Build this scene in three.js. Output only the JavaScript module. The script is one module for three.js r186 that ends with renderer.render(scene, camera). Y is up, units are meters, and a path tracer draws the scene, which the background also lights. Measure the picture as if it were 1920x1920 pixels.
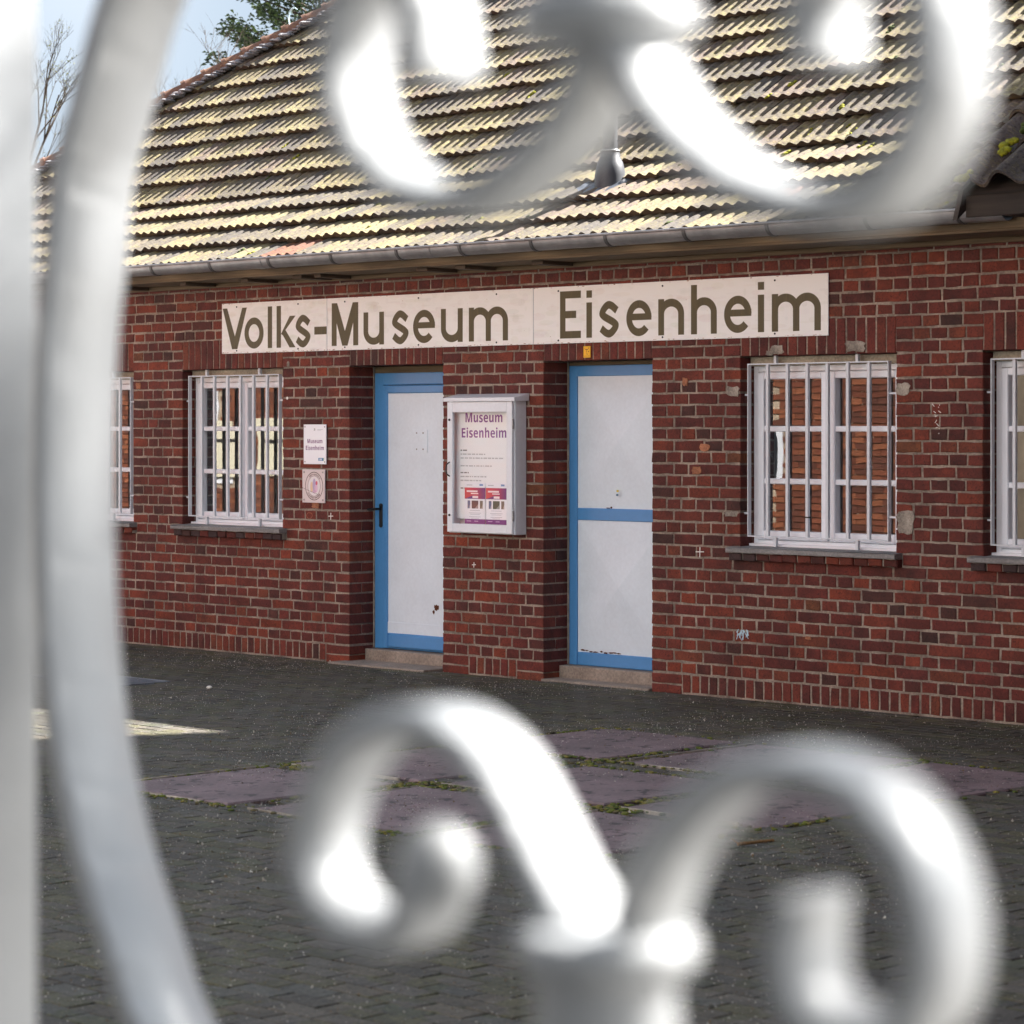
import * as THREE from 'three';
import { mergeGeometries, toCreasedNormals } from 'three/addons/utils/BufferGeometryUtils.js';

// ---------------------------------------------------------------- camera, sky, sun, exposure
// Axes: x along the museum wall, y up, z out of the wall towards the yard. The wall face is z = 0.
const TH = THREE.MathUtils.degToRad(45.2), DIST = 13.53, EYE = 1.745, FPX = 5141;
const scene = new THREE.Scene();
const camera = new THREE.PerspectiveCamera(2 * Math.atan(960 / FPX) * 180 / Math.PI, 1, 0.05, 900);
camera.position.set(DIST * Math.tan(TH), EYE, DIST);
camera.lookAt(camera.position.x - Math.sin(TH), EYE, DIST - Math.cos(TH));
camera.setViewOffset(1920, 1920, 0, 157, 1920, 1920);
camera.focus = 19.0;
camera.userData.fStop = 6.3;

const renderer = new THREE.WebGLRenderer({ antialias: true });
renderer.toneMapping = THREE.LinearToneMapping;
renderer.toneMappingExposure = 7.8;
renderer.shadowMap.enabled = true;

const SUN = new THREE.Vector3(0.46, 1.0, -1).normalize();
const sun = new THREE.DirectionalLight(new THREE.Color(1, 0.97, 0.92), 4.6);
sun.name = 'sun';
sun.position.copy(SUN).multiplyScalar(60);
sun.castShadow = true;
sun.shadow.mapSize.set(4096, 4096);
Object.assign(sun.shadow.camera, { left: -35, right: 35, top: 35, bottom: -35, near: 1, far: 160 });
scene.add(sun, sun.target);

// ---------------------------------------------------------------- helpers
function rng(seed) { let a = seed >>> 0; return () => { a = (a + 0x6d2b79f5) | 0; let t = Math.imul(a ^ (a >>> 15), 1 | a); t = (t + Math.imul(t ^ (t >>> 7), 61 | t)) ^ t; return ((t ^ (t >>> 14)) >>> 0) / 4294967296; }; }
const R = rng(11);
const rr = (a, b, r = R) => a + (b - a) * r();
const V3 = (x, y, z) => new THREE.Vector3(x, y, z);
function hash2(x, y, s) { let h = Math.imul(x, 374761393) ^ Math.imul(y, 668265263) ^ Math.imul(s, 974634721); h = Math.imul(h ^ (h >>> 13), 1274126177); return ((h ^ (h >>> 16)) >>> 0) / 4294967296; }
function vnoise(x, y, px, py, s) {
  const ix = Math.floor(x), iy = Math.floor(y), fx = x - ix, fy = y - iy, m = (a, n) => ((a % n) + n) % n;
  const u = fx * fx * (3 - 2 * fx), v = fy * fy * (3 - 2 * fy);
  const a = hash2(m(ix, px), m(iy, py), s), b = hash2(m(ix + 1, px), m(iy, py), s), c = hash2(m(ix, px), m(iy + 1, py), s), d = hash2(m(ix + 1, px), m(iy + 1, py), s);
  return (a + (b - a) * u) * (1 - v) + (c + (d - c) * u) * v;
}
function fbm(u, v, n, oct, s, ny = n) { let sum = 0, amp = 0.5, tot = 0; for (let o = 0; o < oct; o++) { sum += amp * vnoise(u * n, v * ny, n, ny, s + o); tot += amp; amp *= 0.5; n *= 2; ny *= 2; } return sum / tot; }
const toSRGB = (c) => (c <= 0.0031308 ? 12.92 * c : 1.055 * Math.pow(c, 1 / 2.4) - 0.055);
const lin = (r, g, b) => new THREE.Color().setRGB(r / 255, g / 255, b / 255, THREE.SRGBColorSpace);
function tex(w, h, fn, srgb = true) {
  const d = new Uint8Array(w * h * 4);
  for (let y = 0; y < h; y++) for (let x = 0; x < w; x++) { const c = fn((x + 0.5) / w, (y + 0.5) / h), o = (y * w + x) * 4; for (let k = 0; k < 3; k++) d[o + k] = Math.max(0, Math.min(255, Math.round(255 * c[k]))); d[o + 3] = 255; }
  const t = new THREE.DataTexture(d, w, h); t.wrapS = t.wrapT = THREE.RepeatWrapping; t.magFilter = THREE.LinearFilter; t.minFilter = THREE.LinearMipmapLinearFilter; t.generateMipmaps = true;
  t.colorSpace = srgb ? THREE.SRGBColorSpace : THREE.NoColorSpace; t.needsUpdate = true; return t;
}
const grey = (v) => [v, v, v];
const std = (o) => new THREE.MeshStandardMaterial(o);

// ---------------------------------------------------------------- sky: pale blue with soft broken cloud, the same all round
{
  const W = 1024, H = 512, d = new Float32Array(W * H * 4);
  for (let y = 0; y < H; y++) for (let x = 0; x < W; x++) {
    const u = (x + 0.5) / W, v = (y + 0.5) / H, el = (v - 0.5) * Math.PI, up = Math.max(0, Math.sin(el));
    const n = fbm(u, v * 0.5, 10, 5, 51), c = THREE.MathUtils.smoothstep(n, 0.40, 0.66) * 0.85;
    const k = Math.pow(1 - up, 2.2), base = [0.046 + 0.036 * k, 0.066 + 0.033 * k, 0.096 + 0.018 * k], cl = [0.138, 0.148, 0.162];
    for (let i = 0; i < 3; i++) d[(y * W + x) * 4 + i] = base[i] + (cl[i] - base[i]) * c;
    d[(y * W + x) * 4 + 3] = 1;
  }
  const t = new THREE.DataTexture(d, W, H, THREE.RGBAFormat, THREE.FloatType);
  t.mapping = THREE.EquirectangularReflectionMapping; t.magFilter = THREE.LinearFilter; t.minFilter = THREE.LinearFilter; t.needsUpdate = true;
  scene.background = t; scene.environment = t;
}

// ---------------------------------------------------------------- textures shared by many materials
const T = {};
T.brick = tex(512, 512, (u, v) => { const a = fbm(u, v, 6, 4, 1), b = fbm(u, v, 48, 3, 7), c = fbm(u, v, 120, 2, 9), pit = c > 0.72 ? 0.72 : 1, pale = fbm(u, v, 14, 3, 17) > 0.68 ? 1 : 0; const k = (0.66 + 0.34 * a + 0.18 * (b - 0.5)) * pit; return [k + 0.10 * pale * b, k + 0.12 * pale * b, k + 0.11 * pale * b]; });
T.brickBump = tex(512, 512, (u, v) => grey(0.5 * fbm(u, v, 30, 4, 21) + 0.5 * (fbm(u, v, 110, 2, 9) > 0.70 ? 0.1 : 0.8)), false);
T.mortar = tex(256, 256, (u, v) => grey(0.74 + 0.3 * (fbm(u, v, 40, 3, 31) - 0.4) + 0.5 * (fbm(u, v, 3, 4, 33) - 0.5)));
T.grain = tex(256, 256, (u, v) => grey(fbm(u, v, 50, 3, 41)), false);
T.tile = tex(512, 512, (u, v) => {
  const streak = fbm(u, v, 60, 2, 61, 4), spot = fbm(u, v, 26, 3, 63), fine = fbm(u, v, 110, 2, 65), big = fbm(u, v, 4, 3, 67);
  let k = 0.70 + 0.16 * streak + 0.14 * (fine - 0.5) + 0.2 * (big - 0.5), c = [k, k, k * 0.99];
  if (spot > 0.60) c = [k * 1.06, k * 1.06, k * 0.9];
  if (spot > 0.73) c = [0.97, 0.97, 0.9];
  if (spot < 0.30) c = [k * 0.78, k * 0.74, k * 0.72];
  return c;
});
T.concrete = tex(512, 512, (u, v) => { const a = fbm(u, v, 5, 5, 71), b = fbm(u, v, 90, 2, 75); return grey(0.66 + 0.30 * a + 0.22 * (b - 0.5)); });
T.paver = tex(512, 512, (u, v) => { const a = fbm(u, v, 6, 5, 81), b = fbm(u, v, 128, 2, 85), c = fbm(u, v, 9, 4, 88); const sp = b > 0.74 ? 1.45 : b < 0.28 ? 0.6 : 1; let k = (0.5 + 0.5 * a) * sp; return c > 0.56 ? [k * 0.93, k * 0.95, k * 0.74] : [k, k * 0.985, k * 0.95]; });
T.paint = tex(256, 256, (u, v) => { const a = fbm(u, v, 4, 5, 91), b = fbm(u, v, 60, 2, 93); return grey(0.93 + 0.05 * a + 0.03 * (b - 0.5)); });
T.slab = tex(512, 512, (u, v) => { const a = fbm(u, v, 5, 5, 101), b = fbm(u, v, 110, 2, 103), c = fbm(u, v, 22, 3, 107); const k = (0.64 + 0.34 * a + 0.16 * (b - 0.5)) * (c > 0.70 ? 0.6 : 1); return [k, k * 0.97, k * 0.98]; });
T.zinc = tex(256, 256, (u, v) => grey(0.7 + 0.35 * (fbm(u, v, 10, 4, 111) - 0.35)));
T.wood = tex(256, 256, (u, v) => grey(0.62 + 0.45 * (fbm(u, v, 3, 4, 121, 40) - 0.3)));

const M = {
  brick: std({ map: T.brick, bumpMap: T.brickBump, bumpScale: 0.0025, vertexColors: true, roughness: 0.82 }),
  mortar: std({ color: lin(172, 155, 140), map: T.mortar, bumpMap: T.grain, bumpScale: 0.004, roughness: 0.95 }),
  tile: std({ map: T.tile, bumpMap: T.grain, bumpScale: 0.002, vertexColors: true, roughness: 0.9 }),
  white: std({ color: lin(234, 238, 244), map: T.paint, roughness: 0.38 }),
  plastic: std({ color: lin(238, 240, 246), roughness: 0.32 }),
  door: std({ color: lin(226, 238, 248), map: T.paint, roughness: 0.42, bumpMap: T.grain, bumpScale: 0.0004 }),
  blue: std({ color: lin(82, 146, 204), map: T.paint, roughness: 0.36 }),
  grille: std({ color: lin(222, 226, 232), map: T.paint, roughness: 0.45 }),
  slate: std({ color: lin(164, 160, 158), map: T.concrete, roughness: 0.8, bumpMap: T.grain, bumpScale: 0.002 }),
  concrete: std({ color: lin(176, 160, 146), map: T.concrete, roughness: 0.95, bumpMap: T.grain, bumpScale: 0.003 }),
  cement: std({ color: lin(186, 174, 160), map: T.mortar, roughness: 0.95, bumpMap: T.grain, bumpScale: 0.003 }),
  zinc: std({ color: lin(190, 190, 192), map: T.zinc, metalness: 0.4, roughness: 0.4 }),
  zincDark: std({ color: lin(120, 120, 122), map: T.zinc, metalness: 0.5, roughness: 0.5 }),
  iron: std({ color: lin(52, 54, 58), roughness: 0.45, metalness: 0.5 }),
  beam: std({ color: lin(150, 128, 98), map: T.wood, roughness: 0.85 }),
  beige: std({ color: lin(196, 184, 162), map: T.concrete, roughness: 0.8 }),
  dark: std({ color: lin(46, 42, 40), roughness: 0.9 }),
  stain: std({ color: lin(112, 92, 74), map: T.wood, roughness: 0.85 }),
  tarred: std({ color: lin(72, 60, 50), map: T.wood, roughness: 0.85 }),
  floor: std({ color: lin(140, 122, 104), roughness: 0.8 }),
  room: std({ color: lin(150, 142, 132), roughness: 0.95 }),
  chalk: std({ color: lin(232, 228, 222), roughness: 1 }),
  rust: std({ color: lin(112, 62, 34), map: T.concrete, roughness: 0.95 }),
  spall: std({ color: lin(196, 130, 96), map: T.mortar, roughness: 0.95 }),
  pvc: std({ color: lin(52, 54, 60), roughness: 0.45 }),
  lead: std({ color: lin(120, 126, 138), metalness: 0.3, roughness: 0.4, map: T.zinc }),
  moss: std({ color: lin(158, 156, 30), map: T.mortar, roughness: 1 }),
  mossDark: std({ color: lin(74, 88, 24), map: T.mortar, roughness: 1 }),
  gate: new THREE.MeshPhysicalMaterial({ color: lin(186, 188, 190), map: T.paint, roughness: 0.45, clearcoat: 0.4, clearcoatRoughness: 0.3, bumpMap: T.grain, bumpScale: 0.0006 }),
  glass: new THREE.MeshPhysicalMaterial({ color: 0xffffff, transmission: 1, thickness: 0, roughness: 0.0, ior: 1.85, bumpMap: tex(128, 128, (u, v) => grey(fbm(u, v, 2, 2, 151)), false), bumpScale: 0.00012 }),
};

class Acc {   // collects flat-shaded triangles with uv and colour
  constructor() { this.p = []; this.u = []; this.c = []; }
  tri(a, b, c, ua, ub, uc, col) { for (const q of [a, b, c]) this.p.push(q.x, q.y, q.z); for (const q of [ua, ub, uc]) this.u.push(q[0], q[1]); if (col) for (let i = 0; i < 3; i++) this.c.push(col.r, col.g, col.b); }
  geo() {
    const g = new THREE.BufferGeometry();
    g.setAttribute('position', new THREE.Float32BufferAttribute(this.p, 3)); g.setAttribute('uv', new THREE.Float32BufferAttribute(this.u, 2));
    if (this.c.length) g.setAttribute('color', new THREE.Float32BufferAttribute(this.c, 3));
    g.computeVertexNormals(); return g;
  }
}
// One brick, paver or slab: uneven outline, chamfered arrises, front face on the plane through O with axes U, V and normal N; O is its lower left corner.
function block(acc, O, U, V, N, w, h, depth, col, o = {}) {
  const j = o.jitter ?? 0.002, bev = o.bevel ?? 0.004, step = o.step ?? 0.07, k = o.uv ?? 1.6, out = o.out ?? 0, r = o.r ?? R;
  const du = r() * 7, dv = r() * 7, ring = [];
  const side = (x0, y0, x1, y1) => { const n = Math.max(1, Math.round(Math.hypot(x1 - x0, y1 - y0) / step)); for (let i = 0; i < n; i++) { const t = i / n; ring.push([x0 + (x1 - x0) * t + rr(-j, j, r), y0 + (y1 - y0) * t + rr(-j, j, r)]); } };
  side(0, 0, w, 0); side(w, 0, w, h); side(w, h, 0, h); side(0, h, 0, 0);
  const at = (x, y, n) => O.clone().addScaledVector(U, x).addScaledVector(V, y).addScaledVector(N, n), n = ring.length;
  const tiltX = rr(-1, 1, r) * (o.tilt ?? 0.001), tiltY = rr(-1, 1, r) * (o.tilt ?? 0.001), f = (x, y) => out + tiltX * (x / w - 0.5) * 2 + tiltY * (y / h - 0.5) * 2;
  const inn = ring.map(([x, y]) => [x + Math.sign(w / 2 - x) * Math.min(bev, Math.abs(w / 2 - x)), y + Math.sign(h / 2 - y) * Math.min(bev, Math.abs(h / 2 - y))]);
  const uv = (x, y) => [x * k + du, y * k + dv], c = at(w / 2, h / 2, f(w / 2, h / 2));
  for (let i = 0; i < n; i++) {
    const a = ring[i], b = ring[(i + 1) % n], ia = inn[i], ib = inn[(i + 1) % n];
    const A = at(a[0], a[1], f(a[0], a[1]) - bev), B = at(b[0], b[1], f(b[0], b[1]) - bev), IA = at(ia[0], ia[1], f(ia[0], ia[1])), IB = at(ib[0], ib[1], f(ib[0], ib[1]));
    acc.tri(c, IA, IB, uv(w / 2, h / 2), uv(...ia), uv(...ib), col);
    acc.tri(IA, A, B, uv(...ia), uv(...a), uv(...b), col); acc.tri(IA, B, IB, uv(...ia), uv(...b), uv(...ib), col);
    const A2 = at(a[0], a[1], -depth), B2 = at(b[0], b[1], -depth), e = depth * k;
    acc.tri(A, A2, B2, uv(...a), uv(a[0] + e, a[1] + e), uv(b[0] + e, b[1] + e), col); acc.tri(A, B2, B, uv(...a), uv(b[0] + e, b[1] + e), uv(...b), col);
  }
}
const used = new Map();
function numbered(name) { const n = used.get(name) ?? 0; used.set(name, n + 1); return n ? `${name}_${String(n).padStart(3, '0')}` : name; }
function shadows(o) { o.castShadow = o.receiveShadow = true; return o; }
function mesh(name, geo, mat, parent) { const m = shadows(new THREE.Mesh(geo, mat)); m.name = parent === scene ? numbered(name) : name; parent.add(m); return m; }
function group(name, parent, pos) { const g = new THREE.Group(); g.name = parent === scene ? numbered(name) : name; if (pos) g.position.set(...pos); parent.add(g); return g; }
function tag(o, label, category, grp) { o.userData.label = label; o.userData.category = category; if (grp) o.userData.group = grp; return o; }
function thing(name, label, category, pos, grp) { return tag(group(name, scene, pos), label, category, grp); }
// a box between two corners, its edges chamfered by b
function bx(x0, y0, z0, x1, y1, z1, b = 0.003) {
  const w = x1 - x0, h = y1 - y0, d = z1 - z0; b = Math.min(b, w / 3, h / 3, d / 3);
  const s = new THREE.Shape(); s.moveTo(b, b); s.lineTo(w - b, b); s.lineTo(w - b, h - b); s.lineTo(b, h - b); s.closePath();
  const g = new THREE.ExtrudeGeometry(s, { depth: d - 2 * b, bevelEnabled: true, bevelThickness: b, bevelSize: b, bevelSegments: 1, curveSegments: 1 });
  g.translate(x0, y0, z0 + b); return planar(g);
}
function planar(g, k = 1) {   // uv in metres from the face's own direction
  g = g.index ? g.toNonIndexed() : g; const p = g.attributes.position, n = g.attributes.normal, u = new Float32Array(p.count * 2);
  for (let i = 0; i < p.count; i++) { const ax = Math.abs(n.getX(i)), ay = Math.abs(n.getY(i)), az = Math.abs(n.getZ(i)), x = p.getX(i), y = p.getY(i), z = p.getZ(i); const q = az >= ax && az >= ay ? [x, y] : ax >= ay ? [z, y] : [x, z]; u[2 * i] = q[0] * k; u[2 * i + 1] = q[1] * k; }
  g.setAttribute('uv', new THREE.BufferAttribute(u, 2)); return g;
}
const merge = (list) => mergeGeometries(list.map((g) => { g = g.index ? g.toNonIndexed() : g; for (const a of Object.keys(g.attributes)) if (!['position', 'normal', 'uv'].includes(a)) g.deleteAttribute(a); return g; }));
function cyl(a, b, r0, r1 = r0, seg = 12, open = false) { const d = b.clone().sub(a), g = new THREE.CylinderGeometry(r1, r0, d.length(), seg, 1, open); g.translate(0, d.length() / 2, 0); g.applyQuaternion(new THREE.Quaternion().setFromUnitVectors(V3(0, 1, 0), d.normalize())); g.translate(a.x, a.y, a.z); return g; }
function canvasTex(w, h, draw) { const c = document.createElement('canvas'); c.width = w; c.height = h; draw(c.getContext('2d'), w, h); const t = new THREE.CanvasTexture(c); t.colorSpace = THREE.SRGBColorSpace; t.magFilter = THREE.LinearFilter; t.anisotropy = 8; return t; }
// a board facing +z that carries print on its front
function board(name, x0, y0, x1, y1, zb, zf, print, edge, parent) {
  const body = mesh(name, bx(x0, y0, zb, x1, y1, zf, 0.0015), edge, parent);
  const face = mesh('print', new THREE.PlaneGeometry(x1 - x0 - 0.003, y1 - y0 - 0.003).translate((x0 + x1) / 2, (y0 + y1) / 2, zf + 0.0006), print, body);
  return [body, face];
}
const eyeDir = V3(-Math.sin(TH), 0, -Math.cos(TH)), rightDir = V3(Math.cos(TH), 0, -Math.sin(TH));
function nearness(p) { const d = p.clone().sub(camera.position), z = d.dot(eyeDir); return { z, x: 960 + FPX * d.dot(rightDir) / z, y: 803 - FPX * d.y / z }; }   // used only to choose which pieces become single parts
const inFrame = (p, m = 20) => { const q = nearness(p); return q.z > 0 && q.x > -m && q.x < 1920 + m && q.y > -m && q.y < 1920 + m; };

// ================================================================ THE SETTING
const ground = mesh('ground', planar(new THREE.PlaneGeometry(400, 400).rotateX(-Math.PI / 2).translate(0, -0.035, 0), 0.5), std({ color: lin(196, 192, 186), map: T.concrete, roughness: 0.95 }), scene);
ground.userData.kind = 'structure';
const added_dark_strip = mesh('added_dark_strip', planar(new THREE.PlaneGeometry(60, 8.5).rotateX(-Math.PI / 2).translate(6, -0.02, 16.6), 0.5), std({ color: lin(66, 64, 62), map: T.paver, roughness: 0.95 }), scene); added_dark_strip.userData.kind = 'structure';  // added dark ground strip, keeps bounced sunlight off the gate fronts
const paving = group('courtyard_paving', scene); paving.userData.kind = 'structure';
mesh('joint_bed', planar(new THREE.PlaneGeometry(21, 13).rotateX(-Math.PI / 2).translate(1.5, -0.012, 6.2), 2), std({ color: lin(66, 63, 56), map: T.mortar, roughness: 1 }), paving);

const slabCols = [[2.72, 3.7], [3.86, 4.92], [5.06, 5.92]], slabRows = [[1.92, 3.02], [3.3, 4.3], [4.46, 5.52]];
const slabAt = (x, z) => slabCols.some(([a, b]) => x > a - 0.03 && x < b + 0.03) && slabRows.some(([a, b]) => z > a - 0.03 && z < b + 0.03);
const GRATE = [-2.5, -1.42, 1.9, 2.34];
{
  const slabMat = std({ color: lin(140, 121, 121), map: T.slab, roughness: 0.7, bumpMap: T.grain, bumpScale: 0.003 });
  for (const [x0, x1] of slabCols) for (const [z0, z1] of slabRows) {
    const a = new Acc(); block(a, V3(x0 + rr(-0.01, 0.01), 0, z1 + rr(-0.01, 0.01)), V3(1, 0, 0), V3(0, 0, -1), V3(0, 1, 0), x1 - x0, z1 - z0, 0.03, null, { jitter: 0.004, bevel: 0.008, step: 0.2, uv: 0.9, out: rr(0.002, 0.008), tilt: 0.003 });
    mesh('concrete_slab', a.geo(), slabMat, paving);
    const strips = [];
    if (R() < 0.75) strips.push(bx(x0, -0.01, z1 + 0.012, x1 - rr(0, 0.3), rr(0.006, 0.012), z1 + 0.024, 0.002));
    if (R() < 0.6) strips.push(bx(x0 - 0.024, -0.01, z0, x0 - 0.012, rr(0.006, 0.012), z1 - rr(0, 0.3), 0.002));
    if (strips.length) mesh('edging_strip', merge(strips), M.cement, paving);
  }
  // pavers in running bond, wherever the yard shows
  const list = [], tones = [lin(94, 90, 86), lin(88, 85, 81), lin(98, 93, 87), lin(86, 82, 76), lin(94, 88, 79), lin(90, 90, 87)];
  const rp = rng(77);
  for (let iz = 0; iz < 104; iz++) for (let ix = -34; ix < 52; ix++) {
    const z = 0.05 + iz * 0.105, x = ix * 0.21 + (iz % 2) * 0.105, c = V3(x + 0.1, 0, z + 0.05);
    if (!inFrame(c, 140) || slabAt(c.x, c.z)) continue;
    if (c.x > GRATE[0] - 0.02 && c.x < GRATE[1] + 0.02 && c.z > GRATE[2] && c.z < GRATE[3]) continue;
    list.push({ x, z, c, near: nearness(c) });
  }
  list.sort((a, b) => a.near.z - b.near.z);
  const paverMat = std({ map: T.paver, vertexColors: true, roughness: 0.74, bumpMap: T.grain, bumpScale: 0.004 });
  const rest = new Acc(); let single = 0;
  for (const q of list) {
    const worn = fbm((q.x + 12) / 24, q.z / 24, 16, 4, 29), col = tones[Math.floor(rp() * tones.length)].clone().multiply(new THREE.Color().setRGB(1.02, 0.97, 0.88)).multiplyScalar((0.62 + 0.62 * worn) * rr(0.98, 1.16, rp) * (q.z < 0.3 ? 1.35 : 1)), inside = inFrame(q.c, -5), opt = { jitter: 0.0035, bevel: 0.003, step: 0.1, uv: 0.9, out: rr(-0.0012, 0.001, rp), tilt: 0.0009, r: rp };
    if (inside && single < 300) { const a = new Acc(); block(a, V3(-0.1, 0, 0.05), V3(1, 0, 0), V3(0, 0, -1), V3(0, 1, 0), 0.203, 0.1, 0.03, col, opt); mesh('paver', a.geo(), paverMat, paving).position.set(q.x + 0.1, 0, q.z + 0.05); single++; } else block(rest, V3(q.x, 0, q.z + 0.1), V3(1, 0, 0), V3(0, 0, -1), V3(0, 1, 0), 0.203, 0.1, 0.03, col, opt);
  }
  mesh('paving', rest.geo(), paverMat, paving).userData.kind = 'stuff';
}

// ================================================================ THE MUSEUM
const museum = thing('museum_building', 'long single-storey red brick building with blue-framed doors and a mossy tiled roof', 'building');
const OPEN = [[-5.62, -4.371], [-3.727, -2.489], [2.093, 3.345], [3.99, 5.24]], DOORS = [[-1.719, -0.707], [0.309, 1.321]];
const J0 = 0.128, CO = 0.077, J = (k) => J0 + CO * k, HEAD = J(27), SILL = J(11), TOPW = 2.87;
const openings = [...OPEN.map(([a, b]) => ({ a, b, y0: SILL, y1: HEAD, win: true })), ...DOORS.map(([a, b]) => ({ a, b, y0: -1, y1: HEAD }))];
{
  // mortar core of the front wall, with its openings
  const s = new THREE.Shape(); s.moveTo(-9.15, -0.1); s.lineTo(5.6, -0.1); s.lineTo(5.6, TOPW); s.lineTo(-9.15, TOPW); s.closePath();
  for (const o of openings) { const h = new THREE.Path(), e = 0.006, y0 = Math.max(o.y0 - (o.win ? 0.06 : 0), -0.09); h.moveTo(o.a - e, y0); h.lineTo(o.b + e, y0); h.lineTo(o.b + e, o.y1 + e); h.lineTo(o.a - e, o.y1 + e); h.closePath(); s.holes.push(h); }
  const wall = mesh('wall', planar(new THREE.ExtrudeGeometry(s, { depth: 0.35, bevelEnabled: false }).translate(0, 0, -0.3545), 2), M.mortar, museum);

  // ---- bricks
  const rb = rng(5), palette = [[lin(132, 60, 50), 26], [lin(122, 52, 47), 22], [lin(141, 66, 52), 16], [lin(112, 50, 48), 14], [lin(152, 70, 50), 10], [lin(100, 52, 50), 7], [lin(150, 80, 58), 4], [lin(84, 54, 52), 3], [lin(162, 74, 48), 4], [lin(146, 92, 60), 0.8], [lin(66, 50, 50), 0.8]];
  const total = palette.reduce((a, b) => a + b[1], 0);
  const pick = () => { let t = rb() * total; for (const [c, w] of palette) { if ((t -= w) <= 0) return c.clone().lerp(palette[0][0], 0.22).multiply(new THREE.Color().setRGB(0.80, 0.72, 0.60)).multiplyScalar(rr(0.86, 1.1, rb)); } return palette[0][0].clone(); };
  const X = V3(1, 0, 0), Y = V3(0, 1, 0), Z = V3(0, 0, 1), list = [];
  const G = 0.0135;
  const add = (x0, x1, y0, y1, depth, o = {}) => list.push({ x0: x0 + G / 2, x1: x1 - G / 2, y0: y0 + G / 2, y1: y1 - G / 2, depth, ...o });
  for (let k = 0; k < 36; k++) {
    const y0 = J(k), y1 = Math.min(J(k + 1), TOPW), header = k % 2 === 0, blocks = [];
    for (const o of openings) {
      if (y1 > o.y0 + 0.01 && y0 < o.y1 - 0.01) blocks.push([o.a, o.b]);
      if (k >= 27 && k < 30) blocks.push([o.a, o.b]);
      if (o.win && k === 10) blocks.push([o.a - 0.07, o.b + 0.05]);
    }
    blocks.sort((p, q) => p[0] - q[0]);
    let x = -6.3; const segs = [];
    for (const [a, b] of blocks) { if (a > x) segs.push([x, a, x > -6.3, true]); x = Math.max(x, b); }
    segs.push([x, 4.84, x > -6.3, false]);
    for (const [a, b, jl, jr] of segs) {
      if (b - a < 0.03) continue;
      const jamb = k < 27, short = b - a < 1.4; let p = a; const cuts = [a];
      if (!header && jl) p += 0.195; else if (!header) p += 0.13 * (k % 4 === 1 ? 1 : 0.5); else p += 0.13;
      while (p < b - 0.075) { cuts.push(p); p += (header ? 0.13 : short && rb() < 0.35 ? 0.13 : 0.26) * rr(0.97, 1.03, rb); }
      if (b - cuts[cuts.length - 1] > 0.30) cuts.push(b - 0.15);
      cuts.push(b);
      for (let i = 0; i + 1 < cuts.length; i++) { const end = jamb && ((i === 0 && jl) || (i + 2 === cuts.length && jr)); add(cuts[i] - (i === 0 && jl ? G / 2 : 0), cuts[i + 1] + (i + 2 === cuts.length && jr ? G / 2 : 0), y0, y1, end ? (header ? 0.245 : 0.12) : 0.03); }
    }
  }
  for (const q of list) { const c = V3((q.x0 + q.x1) / 2, (q.y0 + q.y1) / 2, 0), n = nearness(c); const hid = c.y > 2.335 && c.y < 2.71 && c.x > -3.2 && c.x < 2.8; q.size = inFrame(c, -12) && n.x > 230 && n.x < 1895 && !hid ? (q.x1 - q.x0) * (q.y1 - q.y0) / (n.z * n.z) : 0; }
  const order = [...list].sort((a, b) => b.size - a.size); order.slice(0, 300).forEach((q) => { q.single = true; });
  const rest = new Acc();
  const make = (acc, q, O, col) => block(acc, O, X, Y, Z, q.x1 - q.x0, q.y1 - q.y0, q.depth, col, { jitter: 0.003, bevel: 0.0045, step: 0.062, out: rr(-0.002, 0.0025, rb), tilt: 0.0009, r: rb });
  for (const q of list) {
    const col = pick();
    col.multiplyScalar(0.78 + 0.44 * fbm((q.x0 + 10) / 16, (q.y0 + 1) / 16, 14, 4, 47));   // weathering in broad uneven patches
    if (q.single) { const a = new Acc(), cx = (q.x0 + q.x1) / 2, cy = (q.y0 + q.y1) / 2; make(a, q, V3(q.x0 - cx, q.y0 - cy, 0), col); mesh('brick', a.geo(), M.brick, wall).position.set(cx, cy, 0); } else make(rest, q, V3(q.x0, q.y0, 0), col);
  }
  // brick faces inside the reveals (behind the corner bricks)
  for (const o of openings) for (let k = o.win ? 11 : 0; k < 27; k++) for (const s of [-1, 1]) {
    const y0 = J(k) + G / 2, h = CO - G, header = k % 2 === 0, zs = header ? [[0.252, 0.345]] : [[0.13, 0.24], [0.252, 0.345]];
    for (const [a, b] of zs) block(rest, s < 0 ? V3(o.a, y0, -a) : V3(o.b, y0, -b), s < 0 ? V3(0, 0, -1) : V3(0, 0, 1), Y, s < 0 ? X : V3(-1, 0, 0), b - a, h, 0.03, pick(), { jitter: 0.002, r: rb });
  }
  mesh('brickwork', rest.geo(), M.brick, wall).userData.kind = 'stuff';

  // ---- bricks on end: lintels over the openings
  for (const o of openings) {
    const lintel = group('lintel', museum), n = Math.round((o.b - o.a) / CO), w = (o.b - o.a) / n; lintel.position.set(o.a, HEAD, 0);
    const shown = o.a > -4.5 && o.b < 4.2;
    for (let i = 0; i < n; i++) { const a = new Acc(); block(a, V3(0, 0, 0), X, Y, Z, w - G + 0.003, 0.224, 0.12, pick(), { jitter: 0.0022, step: 0.08, out: rr(-0.002, 0.002, rb), r: rb }); mesh('lintel_brick', a.geo(), M.brick, lintel).position.set(i * w + G / 2, 0.002, 0); }
    if (!shown) lintel.userData.label = 'partly seen brick lintel';
  }
  // ---- bricks on edge along the foot of the wall
  const plinth = group('plinth', museum);
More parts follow.
